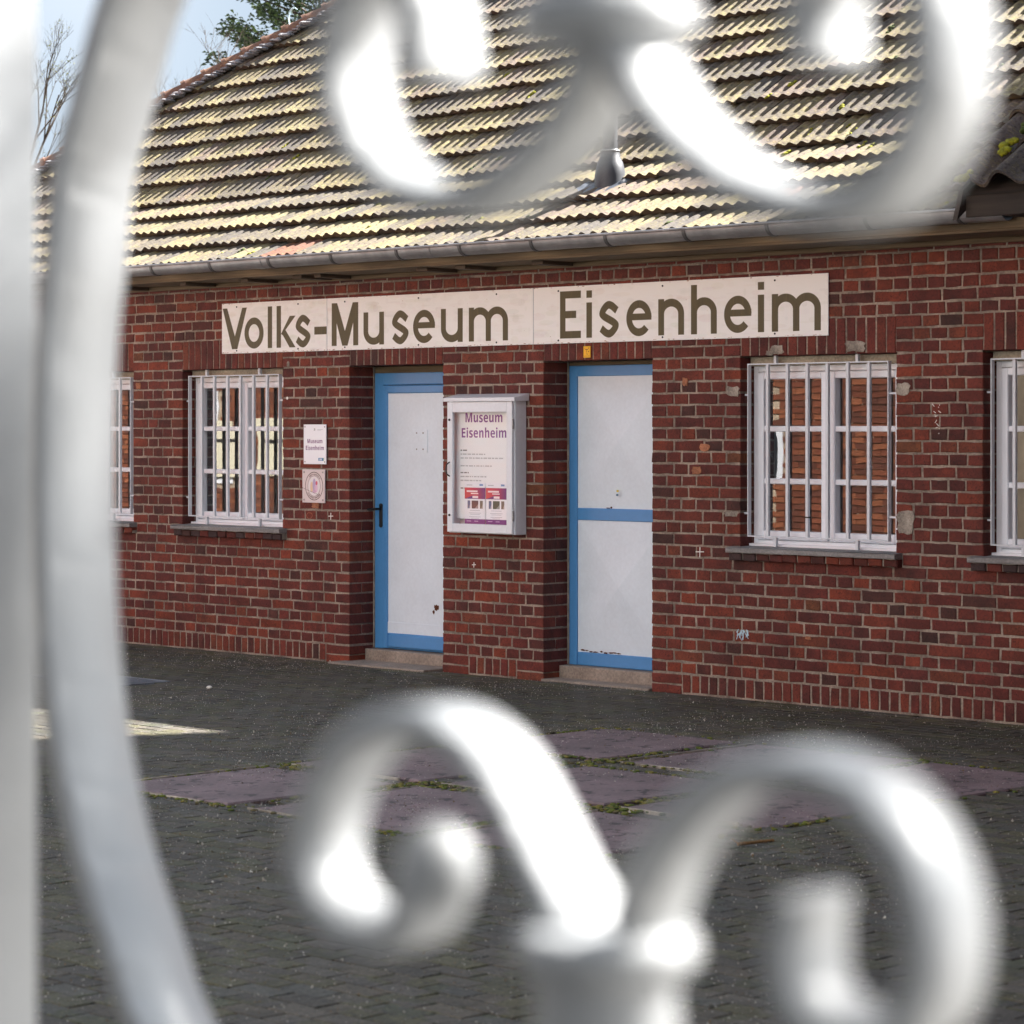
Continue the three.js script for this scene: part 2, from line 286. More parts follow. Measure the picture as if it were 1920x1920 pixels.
  {
    const segs = [[-6.3, -1.719, 0, 1], [-0.707, 0.309, 1, 1], [1.321, 4.84, 1, 0]];
    for (const [a, b, l, r] of segs) {
      const x0 = a + (l ? 0.27 : 0), x1 = b - (r ? 0.27 : 0), n = Math.round((x1 - x0) / CO), w = (x1 - x0) / n;
      for (let i = 0; i < n; i++) { const q = new Acc(); block(q, V3(0, 0, 0), X, Y, Z, w - G, 0.116 + rr(-0.004, 0.002, rb), 0.03, pick(), { jitter: 0.0026, step: 0.06, out: rr(-0.002, 0.003, rb), r: rb }); mesh('plinth_brick', q.geo(), M.brick, plinth).position.set(x0 + i * w + G / 2, 0.006, 0); }
      for (const [c0, c1, on, dx] of [[a, a + 0.27, l, -G / 2], [b - 0.27, b, r, 0]]) if (on) for (const [y0, y1] of [[0.058, J0 - G / 2], [-0.01, 0.047]]) { const q = new Acc(); block(q, V3(0, 0, 0), X, Y, Z, c1 - c0 - G / 2, y1 - y0, 0.245, pick(), { jitter: 0.003, out: rr(-0.002, 0.003, rb), r: rb }); mesh('plinth_brick', q.geo(), M.brick, plinth).position.set(c0 + (dx ? 0 : G / 2), y0, 0); }
    }
  }
  // ---- sills: a grey slab on a projecting course of bricks
  for (const o of openings.filter((q) => q.win)) {
    const sill = group('sill', museum); sill.position.set(o.a, 0, 0); const w = o.b - o.a;
    const g = bx(-0.065, 0.944, -0.16, w + 0.045, 0.988, 0.075, 0.004), p = g.attributes.position; for (let i = 0; i < p.count; i++) { if (p.getZ(i) > 0 && p.getY(i) > 0.96) p.setY(i, p.getY(i) - 0.012); p.setY(i, p.getY(i) + rr(-0.0015, 0.0015, rb)); }
    g.computeVertexNormals(); mesh('sill_slab', g, M.slate, sill);
    const n = Math.round((w + 0.1) / 0.115), bw = (w + 0.1) / n;
    for (let i = 0; i < n; i++) { const q = new Acc(), c = rb() < 0.35 ? lin(70, 50, 50) : pick().multiplyScalar(0.85); block(q, V3(0, 0, 0), X, Y, Z, bw - 0.008, 0.048, 0.09, c, { jitter: 0.004, bevel: 0.006, step: 0.05, out: rr(-0.005, 0.004, rb), r: rb }); mesh('sill_brick', q.geo(), M.brick, sill).position.set(-0.055 + i * bw + 0.004, 0.893, 0.052); }
    mesh('sill_mortar', bx(-0.05, 0.896, -0.05, w + 0.04, 0.9445, 0.04, 0.003), M.cement, sill);
  }

  // ---- repairs and marks on the bricks
  const patch = (x, y, w, h, mat, name, seed, rag = 0.25, z = 0.0035) => {
    const r = rng(seed), n = 14, s = new THREE.Shape(); for (let i = 0; i < n; i++) { const a = i / n * Math.PI * 2, q = 1 - rag * r(), e = 1 / Math.max(Math.abs(Math.cos(a)), Math.abs(Math.sin(a)), 0.75); i ? s.lineTo(Math.cos(a) * w / 2 * q * e, Math.sin(a) * h / 2 * q * e) : s.moveTo(Math.cos(a) * w / 2 * q * e, Math.sin(a) * h / 2 * q * e); } s.closePath();
    return mesh(name, planar(new THREE.ExtrudeGeometry(s, { depth: 0.004, bevelEnabled: true, bevelSize: 0.002, bevelThickness: 0.0015, bevelSegments: 1 }).translate(x, y, z - 0.003), 3), mat, wall);
  };
  for (const [x, y, w, h, sd] of [[2.03, 1.985, 0.115, 0.07, 1], [2.02, 1.19, 0.13, 0.032, 2], [3.40, 1.985, 0.11, 0.08, 3], [3.42, 1.165, 0.15, 0.155, 4], [2.40, 2.245, 0.12, 0.06, 5], [3.03, 2.255, 0.16, 0.07, 6], [2.34, 2.225, 0.06, 0.03, 16], [-2.42, 2.235, 0.03, 0.04, 17]]) patch(x, y, w, h, M.cement, 'mortar_patch', sd, 0.3);
  for (const [x, y, w, h, sd] of [[1.79, 1.62, 0.09, 0.05, 7], [1.72, 1.47, 0.085, 0.05, 8], [-2.10, 1.165, 0.09, 0.05, 9], [2.66, 0.42, 0.05, 0.02, 10], [-4.30, 2.09, 0.07, 0.055, 11], [1.62, 2.05, 0.05, 0.055, 12]]) patch(x, y, w, h, M.spall, 'spalled_patch', sd, 0.3);
  const stroke = (pts, w = 0.006) => { const l = []; for (let i = 0; i + 1 < pts.length; i++) l.push(bxBetween(pts[i], pts[i + 1], w)); return l; };
  function bxBetween([x0, y0], [x1, y1], w) { const L = Math.hypot(x1 - x0, y1 - y0), g = new THREE.BoxGeometry(L + w * 0.4, w, 0.002); g.rotateZ(Math.atan2(y1 - y0, x1 - x0)); g.translate((x0 + x1) / 2, (y0 + y1) / 2, 0.0042); return g; }
  const cross = (x, y, s) => merge([...stroke([[x - s, y], [x + s, y + 0.002]]), ...stroke([[x + 0.002, y + s * 0.95], [x, y - s]]).map((g) => g.translate(0, 0, 0.0008))]);
  mesh('chalk_cross', cross(1.75, 0.935, 0.034), M.chalk, wall); mesh('chalk_cross', cross(-1.925, 1.085, 0.026), M.chalk, wall); mesh('chalk_cross', cross(-0.38, 0.775, 0.018), M.chalk, wall);
  { const l = []; for (let i = 0; i < 26; i++) { const x = 2.12 + rr(-0.05, 0.05, rb), y = 0.425 + rr(-0.012, 0.022, rb); l.push(...stroke([[x, y], [x + rr(-0.02, 0.02, rb), y - rr(0.005, 0.05, rb)]], 0.004).map((g) => g.translate(0, 0, i * 0.00006))); } mesh('chalk_scribble', merge(l), std({ color: lin(190, 214, 226), roughness: 1 }), wall); }
  { const l = []; for (let i = 0; i < 12; i++) { const x = 3.66 + rr(-0.025, 0.025, rb), y = 1.76 + rr(-0.06, 0.13, rb); l.push(...stroke([[x, y], [x + rr(-0.02, 0.02, rb), y + rr(-0.02, 0.02, rb)]], 0.004).map((g) => g.translate(0, 0, i * 0.00006))); } mesh('chalk_scribble', merge(l), M.chalk, wall); }
  { const l = []; for (let i = 0; i < 10; i++) { const a = i / 10 * Math.PI * 2, b = a + 0.63; l.push(...stroke([[-2.17 + 0.034 * Math.cos(a), 1.085 + 0.022 * Math.sin(a)], [-2.17 + 0.034 * Math.cos(b), 1.085 + 0.022 * Math.sin(b)]], 0.003)); } mesh('scratched_ring', merge(l), std({ color: lin(176, 104, 84), roughness: 1 }), wall); }
  { const g = new THREE.CircleGeometry(0.012, 12).translate(-2.43, 1.975, 0.004); mesh('paint_spot', planar(g), M.chalk, wall); }
}

// ---- the rest of the shell: side and back walls, floor, ceiling
mesh('side_wall', bx(-9.15, -0.1, -8.0, -8.8, TOPW, -0.36), M.mortar, museum);
mesh('side_wall', bx(5.25, -0.1, -8.0, 5.6, TOPW, -0.36), M.mortar, museum);
mesh('back_wall', bx(-9.15, -0.1, -8.35, 5.6, TOPW, -8.0), M.mortar, museum);
mesh('partition', bx(-8.8, 0, -3.2, 5.25, TOPW, -3.0), M.room, museum);
mesh('ceiling', bx(-8.8, 2.76, -8.0, 5.25, 2.86, -0.36), M.room, museum);
mesh('interior_floor', bx(-8.8, -0.1, -8.0, 5.25, 0.1, -0.36), M.floor, museum);

// ---------------------------------------------------------------- windows
function addWindow(o, idx) {
  const win = group('window', museum), a = o[0], b = o[1], zf = -0.13, y0 = 0.988, y1 = 2.15, c = (a + b) / 2, fr = 0.042; win.position.set(c, 0, 0);
  const x0 = a - c, x1 = b - c;
  mesh('shutter_box', bx(x0 + 0.004, 2.146, -0.22, x1 - 0.004, 2.206, zf + 0.035), M.beige, win);
  mesh('frame', merge([bx(x0 + 0.004, y0, zf - 0.07, x0 + fr, y1, zf), bx(x1 - fr, y0, zf - 0.07, x1 - 0.004, y1, zf), bx(x0 + fr, y1 - 0.04, zf - 0.07, x1 - fr, y1, zf), bx(x0 + fr, y0, zf - 0.07, x1 - fr, y0 + 0.035, zf), bx(x0 - 0.0, y0 - 0.022, zf - 0.05, x1, y0 + 0.012, zf + 0.045)]), M.plastic, win);
  for (const s of [-1, 1]) {
    const sash = group('sash', win), xa = s < 0 ? x0 + fr + 0.003 : 0.004, xb = s < 0 ? -0.004 : x1 - fr - 0.003, ya = y0 + 0.038, yb = y1 - 0.043, st = 0.052, z0 = zf - 0.05, z1 = zf + 0.014;
    mesh('sash_frame', merge([bx(xa, ya, z0, xa + st, yb, z1, 0.006), bx(xb - st, ya, z0, xb, yb, z1, 0.006), bx(xa + st, ya, z0, xb - st, ya + 0.058, z1, 0.006), bx(xa + st, yb - 0.046, z0, xb - st, yb, z1, 0.006)]), M.plastic, sash);
    const ga = ya + 0.058, gb = yb - 0.046, H = (gb - ga - 2 * 0.036) / 3;
    for (let i = 0; i < 3; i++) {
      const py = ga + i * (H + 0.036);
      if (i < 2) mesh('muntin', bx(xa + st, py + H, z0 + 0.01, xb - st, py + H + 0.036, z1 - 0.006, 0.005), M.plastic, sash);
      const g = new THREE.PlaneGeometry(xb - xa - 2 * st, H), p = mesh('pane', g, M.glass, sash); p.position.set((xa + xb) / 2, py + H / 2, z0 + 0.02); p.rotation.set(rr(-0.002, 0.002), rr(-0.004, 0.004), 0);
    }
  }
  mesh('cover_strip', bx(-0.016, y0 + 0.05, zf + 0.014, 0.016, y1 - 0.05, zf + 0.026, 0.005), M.plastic, win);
  // the iron grille in front
  const gr = group('window_grille', museum); gr.position.set(c, 0, -0.05); const gx0 = x0 + 0.03, gx1 = x1 - 0.085, gy0 = 1.045, gy1 = 2.162, t = 0.008, dz = 0.016;
  mesh('grille_frame', merge([bx(gx0, gy0, -dz, gx0 + t, gy1, dz, 0.001), bx(gx1 - t, gy0, -dz, gx1, gy1, dz, 0.001), bx(gx0 + t, gy0, -dz, gx1 - t, gy0 + t, dz, 0.001), bx(gx0 + t, gy1 - t, -dz, gx1 - t, gy1, dz, 0.001)]), M.grille, gr);
  for (let i = 1; i < 7; i++) { const x = gx0 + (gx1 - gx0) * i / 7 + rr(-0.004, 0.004); mesh('bar', bx(x - 0.011, gy0 + t, -0.011, x + 0.011, gy1 - t, 0.011, 0.0015), M.grille, gr); }
  const an = (g) => mesh('anchor', g, M.grille, gr);
  for (const y of [1.19, 1.955]) { an(bx(x0 - 0.03, y, -0.004, gx0, y + 0.012, 0.008, 0.001)); an(bx(gx1, y, -0.004, x1 + 0.03, y + 0.012, 0.008, 0.001)); }
  for (const f of [0.2, 0.78]) { const x = gx0 + (gx1 - gx0) * f; an(bx(x - 0.01, gy1, -0.012, x + 0.01, 2.225, 0.012, 0.001)); an(bx(x - 0.01, 0.985, -0.012, x + 0.01, gy0, 0.012, 0.001)); }
  if (idx === 2) mesh('tape_band', bx(gx0 + (gx1 - gx0) * 3 / 7 - 0.0125, 1.176, -0.013, gx0 + (gx1 - gx0) * 3 / 7 + 0.0125, 1.184, 0.013, 0.001), M.dark, gr);
}
OPEN.forEach(addWindow);

// ---------------------------------------------------------------- doors
function addDoor(o, second) {
  const d = group('door', museum), w = o[1] - o[0]; d.position.set(o[0], 0, -0.24);
  d.userData.label = second ? 'blue-framed door with two embossed white panels' : 'blue-framed door with one tall white panel and a handle';
  const yb = 0.098, fw = second ? 0.088 : 0.112, top = second ? 2.18 : 2.157, ft = second ? 0.074 : 0.088;
  mesh('sealing_strip', merge([bx(0, yb, -0.05, 0.014, HEAD, 0.006, 0.003), bx(w - 0.014, yb, -0.05, w, HEAD, 0.006, 0.003)]), M.cement, d);
  mesh('head_board', bx(0.014, top, -0.05, w - 0.014, HEAD - 0.001, -0.004), M.beam, d);
  mesh('frame', merge([bx(0.015, yb, -0.05, fw, top, 0, 0.004), bx(w - fw, yb, -0.05, w - 0.015, top, 0, 0.004), bx(fw, top - ft, -0.05, w - fw, top, 0, 0.004)]), M.blue, d);
  if (!second) {
    const s = 0.046, x0 = fw + 0.004, x1 = w - fw - 0.004, yt = top - ft - 0.004;
    mesh('stile', merge([bx(x0, yb + 0.004, -0.045, x0 + s, yt, 0.010, 0.007), bx(x1 - s, yb + 0.004, -0.045, x1, yt, 0.010, 0.007), bx(x0 + s, yt - 0.06, -0.045, x1 - s, yt, 0.010, 0.007)]), M.blue, d);
    mesh('bottom_rail', bx(x0 + s, yb + 0.004, -0.045, x1 - s, 0.225, 0.014, 0.02), M.blue, d);
    mesh('panel', bx(x0 + s - 0.01, 0.3, -0.03, x1 - s + 0.01, yt - 0.055, -0.004), M.door, d);
    mesh('kick_panel', bx(x0 + s - 0.01, 0.215, -0.03, x1 - s + 0.01, 0.302, 0.0005), M.door, d);
    const plate = mesh('cover_plate', bx(0.445, 1.565, -0.006, 0.595, 1.735, 0.0015, 0.001), M.door, d);
    for (const [x, y] of [[0.48, 1.71], [0.55, 1.71], [0.48, 1.59], [0.55, 1.59]]) mesh('screw', cyl(V3(x, y, 0.0), V3(x, y, 0.0045), 0.007, 0.006, 8), M.zinc, plate);
    const hd = group('handle', d); hd.position.set(0.088, 0, 0.002);
    mesh('back_plate', merge([bx(-0.018, 1.02, -0.002, 0.018, 1.165, 0.006, 0.003), cyl(V3(0, 1.165, -0.002), V3(0, 1.165, 0.006), 0.018, 0.018, 14), cyl(V3(0, 1.02, -0.002), V3(0, 1.02, 0.006), 0.018, 0.018, 14)]), M.iron, hd);
    mesh('lever', merge([cyl(V3(0, 1.142, 0), V3(0, 1.142, 0.055), 0.009, 0.009, 10), cyl(V3(0.008, 1.142, 0.05), V3(-0.105, 1.136, 0.05), 0.010, 0.008, 10)]), M.iron, hd);
  } else {
    const x0 = fw + 0.002, x1 = w - fw - 0.002;
    mesh('middle_rail', bx(x0, 1.107, -0.045, x1, 1.192, -0.002, 0.005), M.blue, d);
    mesh('bottom_rail', bx(x0, yb, -0.045, x1, 0.19, -0.002, 0.006), M.blue, d);
    for (const [ya, yc] of [[0.19, 1.107], [1.192, top - ft]]) {
      const a = new Acc(), c = V3((x0 + x1) / 2, (ya + yc) / 2, 0.026), q = [V3(x0, ya, -0.012), V3(x1, ya, -0.012), V3(x1, yc, -0.012), V3(x0, yc, -0.012)], u = (p) => [p.x, p.y];
      for (let i = 0; i < 4; i++) a.tri(c, q[i], q[(i + 1) % 4], u(c), u(q[i]), u(q[(i + 1) % 4]));
      mesh('embossed_panel', a.geo(), M.door, d);
    }
    mesh('backing', bx(x0, 0.19, -0.045, x1, top - ft, -0.02), M.door, d);
    const sp = (x, y, m, n) => mesh(n, new THREE.CircleGeometry(0.011, 7).scale(1.2, 0.7, 1).translate(x, y, 0.024), m, d);
    sp(0.5, 1.315, std({ color: lin(206, 186, 60), roughness: 0.8 }), 'sticker_scrap'); sp(0.497, 1.288, std({ color: lin(60, 100, 130), roughness: 0.8 }), 'sticker_scrap');
  }
}
addDoor(DOORS[0], false); addDoor(DOORS[1], true);
// rust where the paint has come off
{
  const ragged = (w, h, seed) => { const r = rng(seed), s = new THREE.Shape(), n = 18; for (let i = 0; i < n; i++) { const a = i / n * 6.2832, q = 0.55 + 0.45 * r(); i ? s.lineTo(Math.cos(a) * w * q, Math.sin(a) * h * q) : s.moveTo(Math.cos(a) * w * q, Math.sin(a) * h * q); } return planar(new THREE.ShapeGeometry(s), 4); };
  const rust = (x, y, z, w, h, s) => mesh('rust_patch', ragged(w, h, s).translate(x, y, z), M.rust, museum);
  rust(-1.03, 0.43, -0.2425, 0.03, 0.03, 31); rust(-1.06, 0.395, -0.2425, 0.015, 0.02, 32);
  for (let i = 0; i < 9; i++) rust(0.44 + i * 0.045 + rr(-0.01, 0.01), 0.199 + rr(-0.004, 0.006), -0.2478 + i * 0.0002, rr(0.015, 0.034), rr(0.004, 0.010), 40 + i);
  rust(0.72, 1.199, -0.2475, 0.012, 0.010, 55); rust(0.69, 1.195, -0.247, 0.025, 0.004, 56);
}
// concrete door steps
for (const [a, b] of DOORS) { const s = group('door_step', museum); s.position.set(a, 0, 0); mesh('step_block', bx(0.002, -0.05, -0.345, b - a - 0.002, 0.096, -0.15, 0.006), M.concrete, s); if (a < 0) mesh('apron', bx(-0.05, -0.03, -0.15, b - a - 0.02, 0.014, 0.17, 0.006), M.concrete, s); else mesh('apron', bx(0.0, -0.03, -0.15, b - a - 0.002, 0.012, 0.03, 0.006), M.concrete, s); }

// ---------------------------------------------------------------- roof
const P1 = THREE.MathUtils.degToRad(28), P2 = THREE.MathUtils.degToRad(37.8), GA = 0.335, NLOW = 4, EY = 2.972, EZ = 0.47, HX = -9.4;
function rowAt(i) { let y = EY, z = EZ; for (let k = 0; k < i; k++) { const p = k < NLOW ? P1 : P2; y += GA * Math.sin(p); z -= GA * Math.cos(p); } return { y, z, p: i < NLOW ? P1 : P2 }; }
const roof = group('roof', museum);
{
  const ridge = rowAt(15), knee = rowAt(NLOW), RX = 6.0, a = new Acc(), u = (p) => [p.x, p.z];
  const quad = (q) => { a.tri(q[0], q[1], q[2], u(q[0]), u(q[1]), u(q[2])); a.tri(q[0], q[2], q[3], u(q[0]), u(q[2]), u(q[3])); };
  const lift = -0.012, hip = (r) => V3(HX + (EZ - r.z), r.y + lift, r.z), e = { y: EY, z: EZ };
  quad([hip(e), V3(RX, EY + lift, EZ), V3(RX, knee.y + lift, knee.z), hip(knee)]); quad([hip(knee), V3(RX, knee.y + lift, knee.z), V3(RX, ridge.y + lift, ridge.z), hip(ridge)]);
  const bz = 2 * ridge.z - EZ, bk = (r) => V3(HX + (EZ - r.z), r.y + lift, 2 * ridge.z - r.z);
  quad([V3(RX, EY + lift, bz), bk(e), bk(knee), V3(RX, knee.y + lift, 2 * ridge.z - knee.z)]); quad([V3(RX, knee.y + lift, 2 * ridge.z - knee.z), bk(knee), bk(ridge), V3(RX, ridge.y + lift, ridge.z)]);
  quad([bk(e), hip(e), hip(knee), bk(knee)]); quad([bk(knee), hip(knee), hip(ridge), bk(ridge)]);
  mesh('roof_deck', a.geo(), std({ color: lin(96, 84, 72), map: T.wood, roughness: 0.9 }), roof);
  const gable = new Acc(), gq = [V3(RX, EY, EZ), V3(RX, knee.y, knee.z), V3(RX, ridge.y, ridge.z), V3(RX, knee.y, 2 * ridge.z - knee.z), V3(RX, EY, bz)]; for (let i = 1; i < 4; i++) gable.tri(gq[0], gq[i], gq[i + 1], u(gq[0]), u(gq[i]), u(gq[i + 1]));
  mesh('gable_wall', gable.geo(), M.mortar, museum);

  // one interlocking tile with two troughs; lower end at s = 0
  const W = 0.197, LEN = 0.40, NS = 14, AMP = 0.022;
  const prof = (x) => 0.004 + AMP * (0.5 - 0.5 * Math.cos(2 * Math.PI * x / 0.0985));
  function tileGeo(seed) {
    const r = rng(seed), du = r() * 5, dv = r() * 5, pos = [], uv = [], idx = [], lift0 = 0.042, thick = 0.018;
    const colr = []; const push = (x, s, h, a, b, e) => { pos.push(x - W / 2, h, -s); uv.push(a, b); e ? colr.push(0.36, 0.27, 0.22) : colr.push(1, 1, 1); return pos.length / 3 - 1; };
    const lf = (s) => lift0 * (1 - s / GA), top = [[], [], []], ss = [0, 0.06, LEN], am = [1, 0.9, 0.85];
    ss.forEach((s, k) => { for (let i = 0; i <= NS; i++) { const x = W * i / NS; top[k].push(push(x, s, prof(x) * am[k] + lf(s), x * 1.7 + du, s * 1.7 + dv)); } });
    for (let k = 0; k < 2; k++) for (let i = 0; i < NS; i++) { const q = top[k], t = top[k + 1]; idx.push(q[i], q[i + 1], t[i + 1], q[i], t[i + 1], t[i]); }
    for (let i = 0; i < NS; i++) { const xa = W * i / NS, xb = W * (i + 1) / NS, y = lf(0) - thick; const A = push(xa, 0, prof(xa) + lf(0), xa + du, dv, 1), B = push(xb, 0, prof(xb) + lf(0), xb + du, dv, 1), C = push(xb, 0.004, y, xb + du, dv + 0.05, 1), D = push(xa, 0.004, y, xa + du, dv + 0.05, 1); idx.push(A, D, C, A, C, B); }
    for (const x of [0, W]) { const A = push(x, 0, prof(x) + lf(0), du, dv), B = push(x, LEN, prof(x) * 0.85 + lf(LEN), du + 0.6, dv), C = push(x, LEN, lf(LEN) - thick, du + 0.6, dv + 0.05), D = push(x, 0, lf(0) - thick, du, dv + 0.05); x ? idx.push(A, D, C, A, C, B) : idx.push(A, B, C, A, C, D); }
    const g = new THREE.BufferGeometry(); g.setAttribute('position', new THREE.Float32BufferAttribute(pos, 3)); g.setAttribute('uv', new THREE.Float32BufferAttribute(uv, 2)); g.setAttribute('color', new THREE.Float32BufferAttribute(colr, 3)); g.setIndex(idx);
    return toCreasedNormals(g, 0.7);
  }
  const variants = []; for (let i = 0; i < 8; i++) variants.push(tileGeo(200 + i));
  const tones = [lin(134, 121, 94), lin(124, 112, 95), lin(138, 126, 98), lin(108, 98, 86), lin(124, 108, 97), lin(100, 92, 86), lin(144, 132, 102), lin(134, 90, 72)];
  const weights = [20, 18, 16, 14, 12, 10, 9, 0.25], tot = weights.reduce((p, q) => p + q, 0), rt = rng(91);
  const mats = tones.map((c) => { const m = M.tile.clone(); m.color = c; return m; });
  const list = [];
  for (let i = 0; i < 15; i++) { const q = rowAt(i); for (let x = -9.2; x < 5.4; x += 0.2) {
    if (x < HX + (EZ - q.z) + 0.02) continue;
    let t = rt() * tot, k = 0; while ((t -= weights[k]) > 0) k++;
    if (i === 0 && x > -2.32 && x < -1.85) k = 7;
    const c = V3(x + 0.1, q.y + 0.05, q.z), n = nearness(c); list.push({ i, x: x + 0.1, q, k, v: Math.floor(rt() * 8), c, n, size: inFrame(c, 10) && n.x > 230 ? 1 / n.z : 0, jx: rr(-0.0025, 0.0025, rt), jy: rr(-0.003, 0.005, rt), jr: rr(-0.014, 0.014, rt), jp: rr(-0.010, 0.010, rt), js: rt() < 0.12 ? rr(-0.02, 0.016, rt) : rr(-0.005, 0.005, rt) });
  } }
  [...list].sort((p, q) => q.size - p.size).slice(0, 300).forEach((q) => { q.single = true; });
  const rest = [], base = M.tile;
  for (const q of list) {
    const rot = new THREE.Euler(q.q.p + q.jp, q.jr, 0, 'XYZ'), pos = V3(q.x + q.jx, q.q.y + q.jy + q.js * Math.sin(q.q.p), q.q.z - q.js * Math.cos(q.q.p));
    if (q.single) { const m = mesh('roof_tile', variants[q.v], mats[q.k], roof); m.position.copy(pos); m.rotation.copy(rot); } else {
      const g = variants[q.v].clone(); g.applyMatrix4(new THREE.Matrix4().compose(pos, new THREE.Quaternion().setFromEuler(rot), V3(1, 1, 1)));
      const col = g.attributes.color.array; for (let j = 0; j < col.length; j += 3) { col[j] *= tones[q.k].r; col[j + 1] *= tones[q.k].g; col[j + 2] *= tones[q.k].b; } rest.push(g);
    }
  }
  mesh('roof_tiles', mergeGeometries(rest), base, roof).userData.kind = 'stuff';

  // hip: half-round caps bedded in mortar
  const capMat = std({ color: lin(150, 112, 96), map: T.tile, roughness: 0.9 }), p0 = V3(HX, EY + 0.05, EZ), hipPt = (i) => { const q = rowAt(i); return V3(HX + (EZ - q.z), q.y + 0.045, q.z); };
  const bed = [];
  for (let i = 0; i < 14; i++) for (let k = 0; k < 2; k++) {
    const A = hipPt(i), B = hipPt(i + 1), a0 = A.clone().lerp(B, k / 2), b0 = A.clone().lerp(B, k / 2 + 0.56), d = b0.clone().sub(a0), L = d.length();
    const g = new THREE.CylinderGeometry(0.078, 0.098, L, 14, 1, true, -Math.PI * 0.56, Math.PI * 1.12), g2 = new THREE.CylinderGeometry(0.104, 0.106, 0.045, 14, 1, false, -Math.PI * 0.56, Math.PI * 1.12).translate(0, -L / 2 + 0.02, 0);
    const cap = merge([g.toNonIndexed(), g2.toNonIndexed()]); const up = V3(0, 1, 0), dir = d.clone().normalize(), out = up.clone().addScaledVector(dir, -up.dot(dir)).normalize(), side = dir.clone().cross(out);
    cap.applyMatrix4(new THREE.Matrix4().makeBasis(side, dir, out)); const mid = a0.clone().add(b0).multiplyScalar(0.5); cap.translate(mid.x, mid.y, mid.z);
    mesh('hip_tile', planar(cap, 2), capMat, roof);
    for (let j = 0; j < 5; j++) { const t = (j + 0.5) / 5, s = a0.clone().lerp(b0, t).addScaledVector(side, rr(0.075, 0.125)).add(V3(0, -0.006, 0)); const l = new THREE.IcosahedronGeometry(rr(0.022, 0.04), 2); { const lp = l.attributes.position; for (let m = 0; m < lp.count; m++) { const w = 1 + 0.22 * Math.sin(lp.getX(m) * 90 + j * 3) * Math.cos(lp.getZ(m) * 110 + i); lp.setXYZ(m, lp.getX(m) * w, lp.getY(m) * w, lp.getZ(m) * w); } l.computeVertexNormals(); } l.scale(1.9, 0.5, 1.9); l.translate(s.x, s.y, s.z); bed.push(l); const s2 = a0.clone().lerp(b0, t).addScaledVector(side, -0.1); const l2 = l.clone().translate(s2.x - s.x, s2.y - s.y, s2.z - s.z); bed.push(l2); }
  }
  mesh('hip_mortar', planar(merge(bed), 3), std({ color: lin(168, 166, 170), map: T.mortar, roughness: 0.95, bumpMap: T.grain, bumpScale: 0.006 }), roof);

  // cushions of moss and lichen on the tiles
  const rm = rng(313);
  for (let n = 0; n < 110; n++) {
    const i = Math.floor(rm() * 12), q = rowAt(i), x = rr(-4.5, 4.3, rm), s = rr(0.03, 0.3, rm); if (x < HX + EZ - q.z + 0.5) continue;
    const parts = [], m = 2 + Math.floor(rm() * 4), big = rr(0.010, 0.024, rm);
    for (let k = 0; k < m; k++) { const g = new THREE.IcosahedronGeometry(big * rr(0.6, 1, rm), 1), p = g.attributes.position; for (let j = 0; j < p.count; j++) { const w = 1 + 0.25 * Math.sin(p.getX(j) * 900 + k) * Math.cos(p.getY(j) * 700); p.setXYZ(j, p.getX(j) * w, p.getY(j) * 0.55 * w, p.getZ(j) * w * 1.2); } g.translate(rr(-0.014, 0.014, rm), rr(-0.002, 0.004, rm), rr(-0.05, 0.05, rm) * (k ? 1 : 0)); parts.push(g); }
    const clump = mesh('moss_clump', planar(merge(parts), 6), rm() < 0.72 ? M.moss : M.mossDark, roof), h = 0.042 * (1 - s / GA) + 0.012;
    clump.position.set(Math.round(x / 0.1) * 0.1 + 0.0 + rr(-0.02, 0.02, rm), q.y + s * Math.sin(q.p) + h * Math.cos(q.p), q.z - s * Math.cos(q.p) + h * Math.sin(q.p)); clump.rotation.x = q.p;
  }
}
// eaves: soffit, wall plate, gutter with brackets
{
  mesh('soffit', bx(-9.6, 2.878, 0.0, 5.6, 2.896, 0.43), M.beam, museum);
  mesh('wall_plate', bx(-9.15, 2.846, 0.002, 4.84, 2.878, 0.05, 0.006), M.beam, museum);
  mesh('fascia_board', bx(-9.6, 2.896, 0.405, 5.6, 2.975, 0.43), M.beam, museum);
  for (const x of [-4.2, -3.3, -2.55, -1.95, -1.7, -0.6, -0.2, 0.55]) mesh('rafter_end', bx(x, 2.852, 0.06, x + rr(0.07, 0.12), 2.8775, 0.36), M.stain, museum);
  const gutter = group('gutter', museum); gutter.position.set(0, 3.0, 0.505);
  const half = (r0, r1, a0 = Math.PI, a1 = 2 * Math.PI) => { const s = new THREE.Shape(); s.absarc(0, 0, r1, a0, a1, false); s.absarc(0, 0, r0, a1, a0, true); s.closePath(); return s; };
  const along = (s, x0, x1) => new THREE.ExtrudeGeometry(s, { depth: x1 - x0, bevelEnabled: false, curveSegments: 14 }).rotateY(Math.PI / 2).translate(x0, 0, 0);
  mesh('trough', planar(toCreasedNormals(along(half(0.068, 0.0705), -9.6, 4.52), 0.6), 1), M.zinc, gutter);
  mesh('bead', planar(cyl(V3(-9.6, 0.003, 0.0705), V3(4.52, 0.003, 0.0705), 0.0095, 0.0095, 10), 1), M.zinc, gutter);
  for (const x of [-4.1, -3.4, -2.68, -1.99, -1.29, -0.59, 0.05, 0.74, 1.42, 2.1, 2.78, 3.54, 4.2]) mesh('bracket', merge([planar(along(half(0.071, 0.0755), x, x + 0.026))]), M.zincDark, gutter);
  for (const x of [-0.27, -2.1]) mesh('joint_sleeve', planar(along(half(0.0708, 0.0735), x - 0.035, x + 0.035)), M.zinc, gutter);
}

